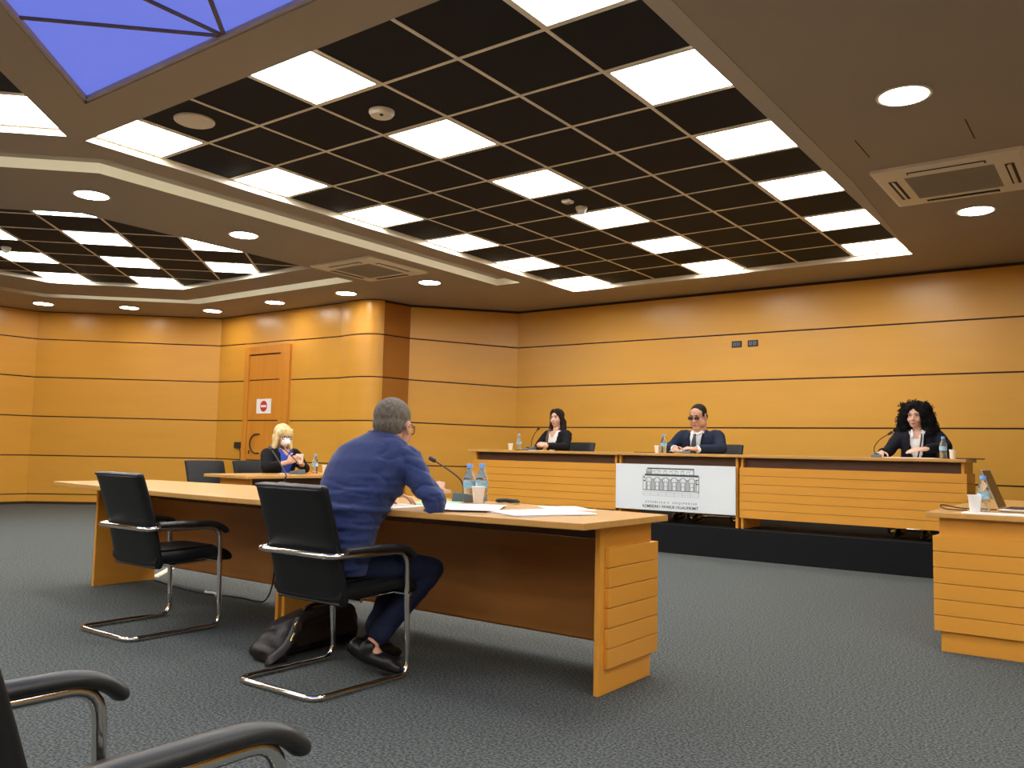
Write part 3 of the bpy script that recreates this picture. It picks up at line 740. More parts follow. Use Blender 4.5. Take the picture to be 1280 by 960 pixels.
def spline(pts, n=6):
    P = [V(p) if len(p) == 3 else V((p[0], p[1], 0)) for p in pts]; out = []
    for i in range(len(P) - 1):
        a, b, c, d = P[max(i - 1, 0)], P[i], P[i + 1], P[min(i + 2, len(P) - 1)]
        for k in range(n):
            t = k / n
            out.append(0.5 * ((2 * b) + (c - a) * t + (2 * a - 5 * b + 4 * c - d) * t * t + (3 * b - a - 3 * c + d) * t ** 3))
    out.append(P[-1]); return out
def sp2(pts, n=5): return [(p.x, p.y) for p in spline(pts, n)]
def make_chair(label):
    r = empty('office_chair'); tag(r, label, 'chair', 'black cantilever chairs')
    w = 0.248
    loop = [(-w, -0.27, 0.0135), (w, -0.27, 0.0135), (w, 0.27, 0.0135), (w, 0.243, 0.562), (w, -0.205, 0.572),
            (-w, -0.205, 0.572), (-w, 0.243, 0.562), (-w, 0.27, 0.0135)]
    mb = MB(); mb.tube(fillet_closed(loop, 0.065, 6), 0.0132, 12, closed=True); mb.build('frame', 'chrome', r, 60)
    mb = MB(); mb.tube([(-w, 0.252, 0.372), (w, 0.252, 0.372)], 0.009, 8); mb.tube([(-w + 0.03, 0.0, 0.365), (w - 0.03, 0.0, 0.365)], 0.008, 8)
    mb.tube([(0.17, 0.0, 0.365), (0.17, 0.252, 0.372)], 0.007, 8); mb.tube([(-0.17, 0.0, 0.365), (-0.17, 0.252, 0.372)], 0.007, 8); mb.build('seat_support', 'chrome', r, 60)
    mb = MB(); pth = sp2([(-0.118, 0.405), (0.05, 0.405), (0.18, 0.412), (0.27, 0.412), (0.325, 0.395), (0.36, 0.372)], 5); k = len(pth)
    pad(mb, pth, [0.222] * (k - 3) + [0.220, 0.214, 0.205], [0.062] + [0.07] * (k - 6) + [0.066, 0.058, 0.048, 0.034, 0.016]); mb.build('seat', 'leather', r, 50)
    mb = MB(); pad(mb, [(-0.06, 0.4445), (0.27, 0.4505)], 0.165, 0.006, 20); mb.build('seat_seam', 'leather', r, 50)
    mb = MB(); pth = sp2([(-0.082, 0.352), (-0.095, 0.40), (-0.118, 0.50), (-0.150, 0.62), (-0.192, 0.75), (-0.222, 0.835), (-0.233, 0.860)], 5); k = len(pth)
    pad(mb, pth, [0.205, 0.214, 0.220] + [0.226] * (k - 6) + [0.224, 0.22, 0.214], [0.02, 0.036, 0.046] + [0.054] * (k - 6) + [0.046, 0.034, 0.018]); bk = mb.build('backrest', 'leather', r, 50)
    mb = MB(); mb.tube([(-0.218, -0.243, 0.852), (0.218, -0.243, 0.852)], 0.008, 8); mb.build('top_piping', 'arm_pad', bk, 60)
    mb = MB(); mb.tube([(-0.20, -0.105, 0.36), (0.20, -0.105, 0.36)], 0.007, 8); mb.build('bottom_piping', 'arm_pad', bk, 60)
    for s in (-1, 1):
        pts = spline([(s * w, -0.13, 0.590), (s * w, 0.0, 0.590), (s * w, 0.12, 0.588), (s * w, 0.195, 0.583), (s * w, 0.25, 0.565), (s * w, 0.292, 0.532)], 4)
        mb = MB(); n_ = len(pts); mb.tube(pts, [0.017] + [0.019] * (n_ - 2) + [0.014], 14, flat=(1.35, 0.85)); mb.build('armrest', 'arm_pad', r, 60)
        mb = MB(); mb.lathe([(0.009, 0), (0.009, 0.012)], (0, 0, 0), 10); bo = mb.build('bolt', 'chrome', r); bo.rotation_euler = (0, PI / 2 * s, 0); bo.location = (s * (w + 0.010), 0.252, 0.372)
    return r
chairs = [((-2.005, -0.85, 0), 0.0, 'empty black leather cantilever chair in front of the witness desk'),
          ((-0.487, -0.92, 0), 0.0, 'black cantilever chair the man in the blue suit sits on'),
          ((1.103, -2.885, 0), 0.058, 'black chair cut off at the picture corner, nearest the photographer'),
          ((-3.38, 5.64, BZ), PI + 0.06, 'black chair behind the woman with straight dark hair'),
          ((-1.43, 5.70, BZ), PI + 0.05, 'black chair behind the man with glasses and tie'),
          ((0.70, 5.70, BZ), PI, 'black chair of the curly haired woman, behind the bench'),
          ((-5.14, 1.68, 0), -PI / 2, 'empty black chair beside the blonde woman at the far desk'),
          ((-5.16, 2.26, 0), -PI / 2, 'black chair the blonde woman in a mask sits on')]
c0 = make_chair(chairs[0][2]); c0.location = chairs[0][0]
for loc, rz, lab in chairs[1:]:
    c = copy_tree(c0); c.location = loc; c.rotation_euler = (0, 0, rz); c['label'] = lab

# ------------------------------------------------------------------ table things
DT = 0.7455          # witness desk surface
BT = BZ + 0.7455     # bench surface
bprof = [(0.026, 0.0), (0.031, 0.004), (0.032, 0.02), (0.030, 0.03), (0.032, 0.04), (0.030, 0.052), (0.032, 0.064), (0.032, 0.12), (0.030, 0.135), (0.022, 0.158), (0.0135, 0.175), (0.0135, 0.186)]
_b = MB(); _b.lathe(bprof, seg=20); bot_me = _b.mesh('body', 50); bot_me.materials.append(MATS['bottle_plastic'])
_b = MB(); _b.lathe([(0.0325, 0.076), (0.0328, 0.078), (0.0328, 0.112), (0.0325, 0.114)], seg=20); lab_me = _b.mesh('label_band', 50); lab_me.materials.append(MATS['bottle_label'])
_b = MB(); _b.lathe([(0.0155, 0.184), (0.016, 0.187), (0.016, 0.203), (0.014, 0.206)], seg=16); cap_me = _b.mesh('cap', 50); cap_me.materials.append(MATS['bottle_cap'])
_b = MB()
for k in range(2):
    n = 14; a0 = k * PI
    vs = []
    for i in range(n):
        t = 2 * PI * i / n; a = a0 + 0.42 * math.cos(t); vs.append((0.0333 * math.cos(a), 0.0333 * math.sin(a), 0.095 + 0.014 * math.sin(t)))
    _b.add(vs, [tuple(range(n))])
mark_me = _b.mesh('white_mark'); mark_me.materials.append(MATS['paper'])
def bottle(loc, label, s=1.0, rz=0.0):
    r = empty('water_bottle', loc, rz); r.scale = (s, s, s); tag(r, label, 'bottle', 'plastic water bottles')
    b = link('body', bot_me, None, r); l_ = link('label_band', lab_me, None, r); link('cap', cap_me, None, r); link('white_mark', mark_me, None, l_)
_b = MB(); _b.lathe([(0.023, 0.0), (0.0245, 0.002), (0.034, 0.086), (0.0355, 0.088), (0.0355, 0.091), (0.0335, 0.091), (0.0225, 0.006)], seg=22); cupb_me = _b.mesh('wall', 50); cupb_me.materials.append(MATS['cup_white'])
_b = MB(); _b.tube([(0.0350 * math.cos(2 * PI * k / 22), 0.0350 * math.sin(2 * PI * k / 22), 0.0905) for k in range(22)], 0.0016, 6, closed=True); rim_me = _b.mesh('rim', 60); rim_me.materials.append(MATS['cup_white'])
def cup(loc, label, s=1.0):
    r = empty('paper_cup', loc); r.scale = (s, s, s); tag(r, label, 'cup', 'white paper cups')
    link('wall', cupb_me, None, r); link('rim', rim_me, None, r); return r
bottle((-0.462, 0.03, DT), 'water bottle on the witness desk beside the gooseneck microphone', 1.0, 0.5)
bottle((-0.392, 0.05, DT), 'water bottle directly behind the paper cup on the witness desk', 1.02, 1.1)
cup((-0.33, -0.055, DT), 'white paper cup beside two bottles on the witness desk')
bottle((-3.80, 5.08, BT), 'water bottle on the bench beside the straight haired woman', 0.98)
cup((-3.885, 5.02, BT), 'paper cup on the bench end beside the straight haired woman', 0.9)
bottle((-1.728, 4.92, BT), 'water bottle in front of the man with glasses', 1.0)
cup((-1.805, 4.92, BT), 'paper cup in front of the man with glasses', 0.9)
bottle((1.022, 5.0, BT), 'water bottle in front of the curly haired woman', 0.98, 0.3)
cup((1.105, 4.97, BT), 'paper cup in front of the curly haired woman', 0.9)
bottle((1.752, 1.78, 0.7455), 'water bottle beside the open laptop', 0.98, 0.9)
cup((1.725, 1.665, 0.752), 'paper cup beside the open laptop', 1.0)
bottle((-4.58, 2.48, 0.7455), 'water bottle on the desk of the blonde woman', 1.0)
cup((-4.50, 2.555, 0.7455), 'paper cup standing on the desk of the blonde woman')

def mic(loc, rz, path, label, big=1.0):
    r = empty('gooseneck_microphone', loc, rz); tag(r, label, 'microphone', 'gooseneck microphones')
    mb = MB(); mb.hexa([(-0.05, -0.075, 0), (0.05, -0.075, 0), (0.05, 0.075, 0), (-0.05, 0.075, 0), (-0.045, -0.07, 0.024), (0.045, -0.07, 0.024), (0.045, 0.07, 0.05), (-0.045, 0.07, 0.05)])
    bevel_build(mb, 'base', 'mic_grey', r, 0.006)
    mb = MB(); mb.box((-0.02, -0.045, 0.028), (0.02, -0.02, 0.040), 0.003); mb.build('talk_button', 'mic_black', r)
    pts = spline(path, 6); mb = MB(); mb.tube(pts, 0.0045 * big, 8); mb.build('gooseneck', 'mic_black', r, 60)
    e = pts[-1]; d = (pts[-1] - pts[-2]).normalized(); mb = MB(); mb.rcone(e, e + d * 0.03, 0.0125 * big, 0.0135 * big, 12); mb.build('mic_head', 'mic_black', r, 60)
mic((-0.525, 0.09, DT), PI, [(0.0, 0.03, 0.042), (0.0, 0.035, 0.085), (0.03, 0.035, 0.125), (0.115, 0.035, 0.172), (0.215, 0.035, 0.217)], 'gooseneck microphone on the witness desk in front of the man in blue')
mic((-2.02, 0.10, DT), PI * 0.95, [(0.0, 0.045, 0.04), (0.0, 0.05, 0.07), (-0.0, 0.04, 0.09), (0.12, 0.02, 0.165), (0.28, 0.0, 0.255)], 'gooseneck microphone on the witness desk behind the empty chair')
mic((-3.62, 5.06, BT), -0.2, [(-0.02, 0.045, 0.04), (-0.015, 0.05, 0.12), (0.03, 0.04, 0.19), (0.14, 0.0, 0.258)], 'gooseneck microphone before the woman with straight dark hair')
mic((-1.50, 5.02, BT), 0.3, [(0.0, 0.045, 0.04), (0.0, 0.05, 0.05), (-0.06, 0.06, 0.055), (-0.10, 0.06, 0.06)], 'microphone base with folded neck before the man with glasses')
mic((0.445, 5.05, BT), 0.1, [(-0.03, 0.045, 0.04), (-0.03, 0.045, 0.10), (0.02, 0.03, 0.17), (0.105, 0.0, 0.225)], 'gooseneck microphone before the curly haired woman')
mic((-4.52, 2.20, 0.7455), -PI / 2, [(0.0, 0.045, 0.04), (0.02, 0.04, 0.10), (0.10, 0.03, 0.18), (0.19, 0.0, 0.262)], 'gooseneck microphone before the blonde woman')

def sheet(name, loc, rz, w, h, t, m, label, cat, group=None, n=1):
    r = empty(name, loc, rz); tag(r, label, cat, group)
    for k in range(n):
        mb = MB(); mb.box((-w / 2, -h / 2, 0), (w / 2, h / 2, t), 0.0); o = mb.build('sheet', m, r); o.location.z = k * (t + 0.0005); o.rotation_euler.z = random.uniform(-.12, .12) if n > 1 else 0
    return r
sheet('paper_sheet', (-0.12, -0.38, DT + 0.0075), 0.6, 0.30, 0.42, 0.0015, 'paper', 'open white papers lying beside the elbow of the man in blue', 'paper', 'papers', 2)
sheet('document_folder', (-0.15, -0.37, DT), 0.55, 0.33, 0.44, 0.006, 'plastic_black', 'thin black folder under papers on the witness desk', 'folder')
sheet('paper_sheet', (0.25, -0.33, DT), -0.35, 0.30, 0.42, 0.002, 'paper', 'loose white sheets spread in the middle of the witness desk', 'paper', 'papers', 3)
sheet('paper_sheet', (0.14, 0.06, DT), 0.9, 0.21, 0.30, 0.0015, 'paper', 'single white sheet near the far edge of the witness desk', 'paper', 'papers')
sheet('paper_sheet', (-0.53, -0.15, DT), 0.4, 0.21, 0.30, 0.0015, 'paper_green', 'pale green sheet beside the microphone on the witness desk', 'paper', 'papers')
sheet('paper_sheet', (-0.47, -0.52, DT), 0.1, 0.21, 0.30, 0.0015, 'paper', 'white sheet under the arm of the man in blue', 'paper', 'papers')
sheet('paper_sheet', (1.89, 1.66, 0.7455), 0.0, 0.44, 0.16, 0.005, 'paper', 'white paper stack on the laptop desk under the paper cup', 'paper', 'papers')
sheet('paper_sheet', (0.76, 5.0, BT), 0.05, 0.42, 0.30, 0.006, 'paper', 'white papers on the bench before the curly haired woman', 'paper', 'papers')
sheet('document_folder', (1.17, 5.2, BT), 0.2, 0.30, 0.22, 0.010, 'plastic_black', 'dark folder on the bench end beside the curly haired woman', 'folder')
sheet('document_folder', (-1.98, 5.03, BT), 0.2, 0.26, 0.20, 0.008, 'plastic_black', 'dark folder on the bench beside the cup of the man with glasses', 'folder')
sheet('paper_sheet', (-3.40, 4.95, BT), 0.1, 0.22, 0.15, 0.004, 'paper', 'small white paper under the hands of the straight haired woman', 'paper', 'papers')
sheet('notebook', (-4.50, 2.36, 0.7455), 0.2, 0.12, 0.16, 0.008, 'orange_paper', 'orange notebook on the desk of the blonde woman', 'notebook')
ph = empty('mobile_phone', (-3.72, 4.98, BT), 0.3); tag(ph, 'dark phone on the bench near the straight haired woman', 'phone')
mb = MB(); mb.box((-0.035, -0.075, 0), (0.035, 0.075, 0.008), 0.003); mb.build('case', 'plastic_black', ph)
mb = MB(); mb.box((-0.031, -0.07, 0.008), (0.031, 0.07, 0.0087)); mb.build('screen', 'laptop_screen', ph)
gl = empty('folded_glasses', (-4.46, 1.98, 0.7455)); tag(gl, 'small pale folded thing lying on the far desk edge', 'glasses')
mb = MB(); mb.tube([(0.02 * math.cos(t), 0.025 + 0.022 * math.sin(t), 0.012) for t in [2 * PI * k / 12 for k in range(12)]], 0.003, 6, closed=True)
mb.tube([(0.02 * math.cos(t), -0.025 + 0.022 * math.sin(t), 0.012) for t in [2 * PI * k / 12 for k in range(12)]], 0.003, 6, closed=True); mb.build('rims', 'strip_white', gl, 60)
mb = MB(); mb.tube([(0.0, -0.05, 0.004), (-0.05, 0.0, 0.004), (-0.06, 0.05, 0.004)], 0.003, 6); mb.build('temple', 'strip_white', gl, 60)
# spectacles / tangled cable by the bottles
cb_ = MB(); pts = []
for k in range(40):
    t = k / 39 * 3 * 2 * PI; pts.append((-0.29 + 0.06 * math.cos(t) + 0.02 * k / 39, 0.13 + 0.045 * math.sin(t * 1.02), DT + 0.008 + 0.012 * abs(math.sin(t * 0.7))))
cb_.tube(pts, 0.0045, 6); tag(cb_.build('cable_coil', 'plastic_black', None, 60), 'small coil of black cable behind the paper cup on the witness desk', 'cable')

# laptop
lp = empty('laptop', (1.80, 2.14, 0.7455), 0.0); tag(lp, 'open silver laptop with dark screen seen from its edge', 'laptop')
mb = MB(); mb.box((0.0, -0.17, 0.0), (0.24, 0.17, 0.016), 0.005); kb = mb.build('base', 'laptop_silver', lp)
kbm = MB()
for i in range(5):
    for j in range(12): kbm.box((0.03 + i * 0.022, -0.15 + j * 0.025, 0.016), (0.049 + i * 0.022, -0.128 + j * 0.025, 0.0185))
kbm.build('keys', 'plastic_black', kb)
mb = MB(); mb.box((-0.007, -0.17, 0.0), (0.0, 0.17, 0.235), 0.003); sc = mb.build('lid', 'laptop_silver', lp); sc.location = (0.004, 0, 0.014); sc.rotation_euler = (0, math.radians(-21), 0)
mb = MB(); mb.box((0.0002, -0.162, 0.008), (0.0014, 0.162, 0.228)); mb.build('screen', 'laptop_screen', sc)
cbm = MB(); cbm.tube(spline([(1.79, 2.0, 0.755), (1.70, 1.98, 0.752), (1.60, 1.96, 0.757), (1.53, 1.93, 0.770), (1.52, 1.88, 0.765), (1.56, 1.84, 0.752), (1.66, 1.86, 0.750)], 6), 0.0035, 6)
tag(cbm.build('laptop_cable', 'joint_dark', None, 60), 'thin dark cable looping beside the laptop', 'cable')

# floor things: power strip, cable, bag
ps = empty('cable_duct', (-3.87, 0.375, 0.0), math.atan2(0.47, -0.47)); tag(ps, 'cream flat cable duct on the carpet behind the desk', 'cable duct')
mb = MB(); mb.box((-0.33, -0.022, 0), (0.33, 0.022, 0.012), 0.004); mb.build('cover', 'strip_white', ps)
mb = MB(); mb.box((-0.33, -0.026, 0), (0.33, 0.026, 0.004)); mb.build('base', 'strip_white', ps)
cbm = MB(); cbm.tube(spline([(-3.5, 0.07, 0.006), (-3.1, 0.0, 0.006), (-2.75, -0.02, 0.006), (-2.45, 0.05, 0.006), (-2.25, 0.04, 0.006), (-2.14, 0.03, 0.03), (-2.07, 0.026, 0.15), (-2.05, 0.024, 0.4), (-2.04, 0.024, 0.60)], 8), 0.005, 7)
tag(cbm.build('power_cable', 'plastic_black', None, 60), 'black cable running along the carpet under the witness desk', 'cable')
cbm = MB(); cbm.tube(spline([(-2.80, 0.03, 0.007), (-2.74, 0.0, 0.012), (-2.68, 0.02, 0.010), (-2.61, -0.01, 0.007)], 6), 0.009, 8)
tag(cbm.build('white_cable', 'paper', None, 60), 'short white cable end on the carpet behind the empty chair', 'cable')

bag = empty('briefcase', (-0.93, -0.62, 0.0), math.radians(90)); tag(bag, 'dark brown leather briefcase slumped on the carpet under the desk', 'bag')
# local x runs along the bag's length (world +y), local y towards world -x
mb = MB(); rings = []
for x, hw, zt, yo in [(-0.31, 0.06, 0.055, 0.0), (-0.29, 0.10, 0.07, 0.01), (-0.22, 0.11, 0.105, 0.03), (-0.14, 0.115, 0.16, 0.05), (-0.04, 0.115, 0.19, 0.06), (0.08, 0.11, 0.20, 0.05), (0.20, 0.10, 0.205, 0.04), (0.28, 0.085, 0.19, 0.04), (0.31, 0.05, 0.16, 0.04)]:
    rings.append(((x, yo, zt / 2 + 0.004), (0, hw, 0), (0, 0.0, zt / 2)))
mb.loft(rings, 28)
me = voxelize(mb, 'body', 0.012, 4, disp=lambda c, n: 0.012 * noise.noise(V((c.x * 9, c.y * 9, c.z * 14))) + 0.006 * noise.noise(V((c.x * 25, c.y * 20, c.z * 30))) if c.z > 0.03 else 0.0)
body_b = link('body', me, 'bag_leather', bag)
mb = MB(); mb.loft([((-0.16, -0.070, 0.10), (0.0, 0.012, 0.0), (0, 0.015, 0.04)), ((0.05, -0.065, 0.12), (0, 0.012, 0), (0, 0.015, 0.055)), ((0.22, -0.06, 0.12), (0, 0.012, 0), (0, 0.015, 0.05))], 16); mb.build('flap', 'bag_leather', bag, 60)
mb = MB(); mb.tube(spline([(-0.10, -0.03, 0.185), (-0.18, -0.080, 0.125), (-0.25, -0.105, 0.075), (-0.32, -0.09, 0.03), (-0.31, -0.06, 0.016), (-0.24, -0.11, 0.03)], 6), 0.011, 8, flat=(2.2, 0.5)); mb.build('strap', 'bag_leather', bag, 60)
mb = MB(); mb.tube([(-0.15 + 0.02 * math.cos(t), -0.075, 0.155 + 0.024 * math.sin(t)) for t in [2 * PI * k / 14 for k in range(14)]], 0.0035, 6, closed=True)
mb.tube([(-0.185, -0.095, 0.13), (-0.205, -0.105, 0.115), (-0.215, -0.11, 0.10)], 0.006, 6); mb.build('buckle', 'brass', bag, 60)
mb = MB(); mb.tube(spline([(-0.02, 0.05, 0.185), (0.02, 0.05, 0.215), (0.12, 0.05, 0.218), (0.18, 0.05, 0.195)], 6), 0.010, 8); mb.build('handle', 'bag_leather', bag, 60)

# ------------------------------------------------------------------ people
def frame3(f, up=V((0, 0, 1))):
    f = V(f).normalized(); r = f.cross(up); r = r.normalized() if r.length > 1e-5 else V((1, 0, 0)); u = r.cross(f)
    return r, f, u
def add_head(mb, c, M, s=1.0, fem=False, fat=0.0):
    """head primitives in head axes (x right, y face, z up) about the head centre"""
    P = lambda x, y, z: V(c) + M @ V((x, y, z)) * s
    E = lambda x, y, z, a, b, d, **k: mb.ell(P(x, y, z), (a * s, b * s, d * s), M, **k)
    j = 0.92 if fem else 1.0
    E(0, -0.012, 0.035, 0.075, 0.095, 0.083, seg=20, rings=14)
    E(0, 0.026, -0.025, 0.064 * j, 0.066, 0.085)
    E(0, 0.036, -0.072, 0.050 * j, 0.048, 0.040); E(0, 0.064, -0.098, 0.022 * j, 0.020, 0.018)
    for sx in (-1, 1):
        E(sx * 0.036, 0.058, -0.028, 0.026, 0.028, 0.030); E(sx * 0.077, -0.004, -0.010, 0.009, 0.020, 0.032)
        E(sx * 0.030, 0.082, 0.028, 0.024, 0.012, 0.008)
    if fat:
        for sx in (-1, 1): E(sx * 0.044, 0.030, -0.062, 0.034, 0.045, 0.045)
        E(0, 0.045, -0.105, 0.045, 0.040, 0.028)
    mb.rcone(P(0, 0.090, 0.006), P(0, 0.112, -0.030), 0.008 * s, 0.0125 * s, 10)
    for sx in (-1, 1): E(sx * 0.010, 0.100, -0.034, 0.009, 0.011, 0.008, seg=10, rings=8)
    E(0, 0.090, -0.062, 0.024, 0.010, 0.007); E(0, 0.088, -0.072, 0.021, 0.011, 0.008)
def face_bits(root, c, M, s, brow='brow_dark', lip='lips', eyes=True):
    P = lambda x, y, z: V(c) + M @ V((x, y, z)) * s
    for sx in (-1, 1):
        if eyes:
            mb = MB(); mb.ell(P(sx * 0.031, 0.0795, 0.008), (0.0145 * s, 0.008 * s, 0.0065 * s), M, 12, 8); e = mb.build('eye', 'eye_white', root, 60)
            mb = MB(); mb.ell(P(sx * 0.031, 0.0845, 0.008), (0.0062 * s, 0.0045 * s, 0.0062 * s), M, 10, 8); mb.build('iris', 'eye_dark', e, 60)
            mb = MB(); mb.tube([P(sx * 0.016, 0.086, 0.012), P(sx * 0.031, 0.0885, 0.0165), P(sx * 0.046, 0.080, 0.011)], 0.0022 * s, 6); mb.build('eyelid', 'brow_dark', e, 60)
        mb = MB(); mb.tube([P(sx * 0.014, 0.0935, 0.028), P(sx * 0.030, 0.0935, 0.034), P(sx * 0.050, 0.080, 0.028)], [0.0038 * s, 0.0042 * s, 0.0022 * s], 6); mb.build('eyebrow', brow, root, 60)
    mb = MB(); mb.tube([P(-0.022, 0.090, -0.066), P(-0.008, 0.1005, -0.063), P(0, 0.1005, -0.0645), P(0.008, 0.1005, -0.063), P(0.022, 0.090, -0.066)], [0.002 * s, 0.004 * s, 0.0042 * s, 0.004 * s, 0.002 * s], 8)
    mb.tube([P(-0.018, 0.091, -0.070), P(0, 0.1005, -0.0735), P(0.018, 0.091, -0.070)], [0.002 * s, 0.0055 * s, 0.002 * s], 8); mb.build('lips', lip, root, 60)
def add_hand(mb, w, d, n, side, curl=0.5, s=1.0, thumb=0.6, spread=0.10):
    """wrist w, direction d, palm normal n; side +1 puts the thumb towards d x n"""
    d = V(d).normalized(); n = V(n); n = (n - d * n.dot(d)).normalized(); t = d.cross(n) * side
    w = V(w)
    fr = [(0.030, 0.088, (0.040, 0.026, 0.021), 0.0086), (0.010, 0.093, (0.045, 0.029, 0.022), 0.0088), (-0.010, 0.089, (0.041, 0.027, 0.021), 0.0084), (-0.029, 0.080, (0.032, 0.020, 0.018), 0.0074)]
    mb.rcone(w - d * 0.03 * s, w + d * 0.02 * s, 0.024 * s, 0.024 * s, 12)
    for off, kn, ls, r in fr:
        k = w + d * kn * s + t * off * s
        mb.rcone(w + d * 0.012 * s + t * off * 0.6 * s, k, 0.0155 * s, 0.0125 * s, 10)
        a = 0.0; p = k; base = (d + t * off * spread * 20 * 0.05).normalized()
        for i, L in enumerate(ls):
            a += curl * (0.8, 1.0, 0.7)[i]
            q_ = p + (base * math.cos(a) + n * math.sin(a)) * L * s
            mb.rcone(p, q_, r * s * (1 - 0.06 * i), r * s * (0.94 - 0.08 * i), 10); p = q_
    a = w + d * 0.018 * s + t * 0.018 * s; b = a + (d * 0.5 + t * 0.75 + n * 0.35).normalized() * 0.045 * s
    c_ = b + (d * (0.9) + t * 0.35 + n * thumb).normalized() * 0.033 * s; e = c_ + (d * 0.9 - t * 0.05 + n * thumb).normalized() * 0.026 * s
    mb.rcone(a, b, 0.0150 * s, 0.0115 * s, 10); mb.rcone(b, c_, 0.0110 * s, 0.0098 * s, 10); mb.rcone(c_, e, 0.0098 * s, 0.0080 * s, 10)
def torso_rings(sp, k=1.0, top=True, hem=0.0):
    zs, L, g, sw = sp['zs'], sp['lean'], sp['girth'], sp['sw']; b = sp.get('belly', 0.0)
    side = sp.get('side', 0.0)
    R = [(0.00 + hem, -0.02, 0.182 * g, 0.135 * g), (0.10, 0.0, 0.172 * g, 0.128 * g + b), (0.20, 0.20 * L, 0.160 * g, 0.118 * g + b), (0.32, 0.52 * L, 0.172 * g, 0.122 * g + b * .5), (0.43, 0.82 * L, sw * 0.99, 0.118 * g),
         (0.505, 0.96 * L, sw * 0.98, 0.098 * g), (0.555, 1.0 * L, sw * 0.74, 0.078)]
    if top: R.append((0.585, 1.0 * L + 0.008, 0.064, 0.060))
    return [((side * (z / 0.55), y, zs + z), (w * k, 0, 0), (0, d * k, 0)) for z, y, w, d in R]
def build_person(sp):
    root = empty('person', sp['loc'], sp['rz']); tag(root, sp['label'], 'person')
    zs, L, g, sw = sp['zs'], sp['lean'], sp['girth'], sp['sw']; sd = sp.get('side', 0.0)
    hs = sp.get('hs', 1.0); fem = sp.get('fem', False)
    hc = V(sp['head']); hy, hp, hr = sp.get('hrot', (0, 0, 0))
    M = Matrix.Rotation(hy, 3, 'Z') @ Matrix.Rotation(hp, 3, 'X') @ Matrix.Rotation(hr, 3, 'Y')
    sh = {s: V((s * sw + sd, L * 0.98 - 0.005, zs + 0.505)) if 'sh' not in sp else V(sp['sh'][s]) for s in (-1, 1)}
    neck = V((sd, L * 1.0 + 0.005, zs + 0.575)) if 'neck' not in sp else V(sp['neck'])
    # --- body: one continuous skin mesh
    bd = MB(); add_head(bd, hc, M, hs, fem, sp.get('fat', 0))
    nr_ = sp.get('nr', 0.052)
    bd.rcone(hc + M @ V((0, -0.025, -0.05)) * hs, neck, nr_, nr_ * 1.06); bd.rcone(neck, neck + V((0, -0.01, -0.12)), nr_ * 1.05, 0.075)
    rings = sp['rings'] if 'rings' in sp else torso_rings(sp)
    inner = [(c, V(X) * 0.80, V(Y) * 0.80) for c, X, Y in rings[:-1]]
    bd.loft(inner)
    for s in (-1, 1):
        e, w = V(sp['el'][s]), V(sp['wr'][s]); d = (w - e).normalized()
        bd.rcone(sh[s], e, 0.045, 0.036); bd.rcone(e, w, 0.036, 0.024)
        hd = sp['hand'][s]; add_hand(bd, w + d * 0.015, hd[0], hd[1], hd[2], hd[3], sp.get('hands', 1.0), hd[4] if len(hd) > 4 else 0.6)
        h, kn, an = V(sp['hip'][s]), V(sp['knee'][s]), V(sp['ank'][s])
        bd.rcone(h, kn, 0.065, 0.045); bd.rcone(kn, an, 0.042, 0.030)
        td = V(sp['toe'][s]) - an; bd.rcone(an, an + td * 0.5 + V((0, 0, -0.02)), 0.030, 0.024)
    link('body', voxelize(bd, 'body', sp.get('vox', 0.006), 5), sp['skin'], root)
    # --- trousers
    tr = MB(); tr.loft([(V(c), V(X) * 0.97, V(Y) * 0.97) for c, X, Y in rings[:3]])
    for s in (-1, 1):
        h, kn, an = V(sp['hip'][s]), V(sp['knee'][s]), V(sp['ank'][s])
        tr.rcone(h, kn, 0.088 * g, 0.064); tr.rcone(kn, kn.lerp(an, 0.5), 0.063, 0.056); tr.rcone(kn.lerp(an, 0.5), kn.lerp(an, sp.get('cuff', 0.90)), 0.056, 0.050)
    tdisp = lambda c, n: 0.005 * noise.noise(V((c.x * 16, c.y * 16, c.z * 22))) + 0.003 * noise.noise(V((c.x * 40, c.y * 40, c.z * 30)))
    link('trousers', voxelize(tr, 'trousers', 0.011, 4, tdisp), sp['trousers'], root)
    # --- shoes
    for s in (-1, 1):
        an, te = V(sp['ank'][s]), V(sp['toe'][s]); d = te - an; dn = d.normalized()
        up = V((0, 0, 1)); rr = dn.cross(up).normalized(); uu = rr.cross(dn)
        m = MB(); hl = an - dn * 0.055 - uu * 0.055; tp = te
        m.rcone(hl + uu * 0.012, hl + dn * 0.07 + uu * 0.012, 0.036, 0.036); m.rcone(hl + dn * 0.06 + uu * 0.01, hl.lerp(tp, 0.75) + uu * 0.006, 0.040, 0.038); m.rcone(hl.lerp(tp, 0.72), tp, 0.038, 0.024)
        m.rcone(an - uu * 0.045, an - uu * 0.005, 0.040, 0.040)
        so = link('shoe', voxelize(m, 'shoe', 0.008, 4), 'shoe_black', root)
        m = MB(); m.loft([(hl - dn * 0.03 - uu * 0.024, rr * 0.028, uu * 0.006), (hl + dn * 0.03 - uu * 0.024, rr * 0.036, uu * 0.007), (hl.lerp(tp, 0.7) - uu * 0.028, rr * 0.041, uu * 0.006), (tp + dn * 0.015 - uu * 0.018, rr * 0.026, uu * 0.005)], 16); m.build('sole', 'plastic_black', so, 60)
    # --- shirt and jacket
    if 'shirt' in sp:
        ks = sp.get('shirtk', 0.95); sb = MB(); sb.loft([(c, V(X) * ks, V(Y) * ks) for c, X, Y in rings])
        nv = sp.get('neckv', zs + 0.545)
        ncut = lambda c: c.z > zs + 0.565 or (c.z > nv + abs(c.x - sd) * 1.3 and c.y > L * 0.9 + 0.02)
        link('shirt', voxelize(sb, 'shirt', 0.009, 3, None, ncut), sp['shirt'], root)
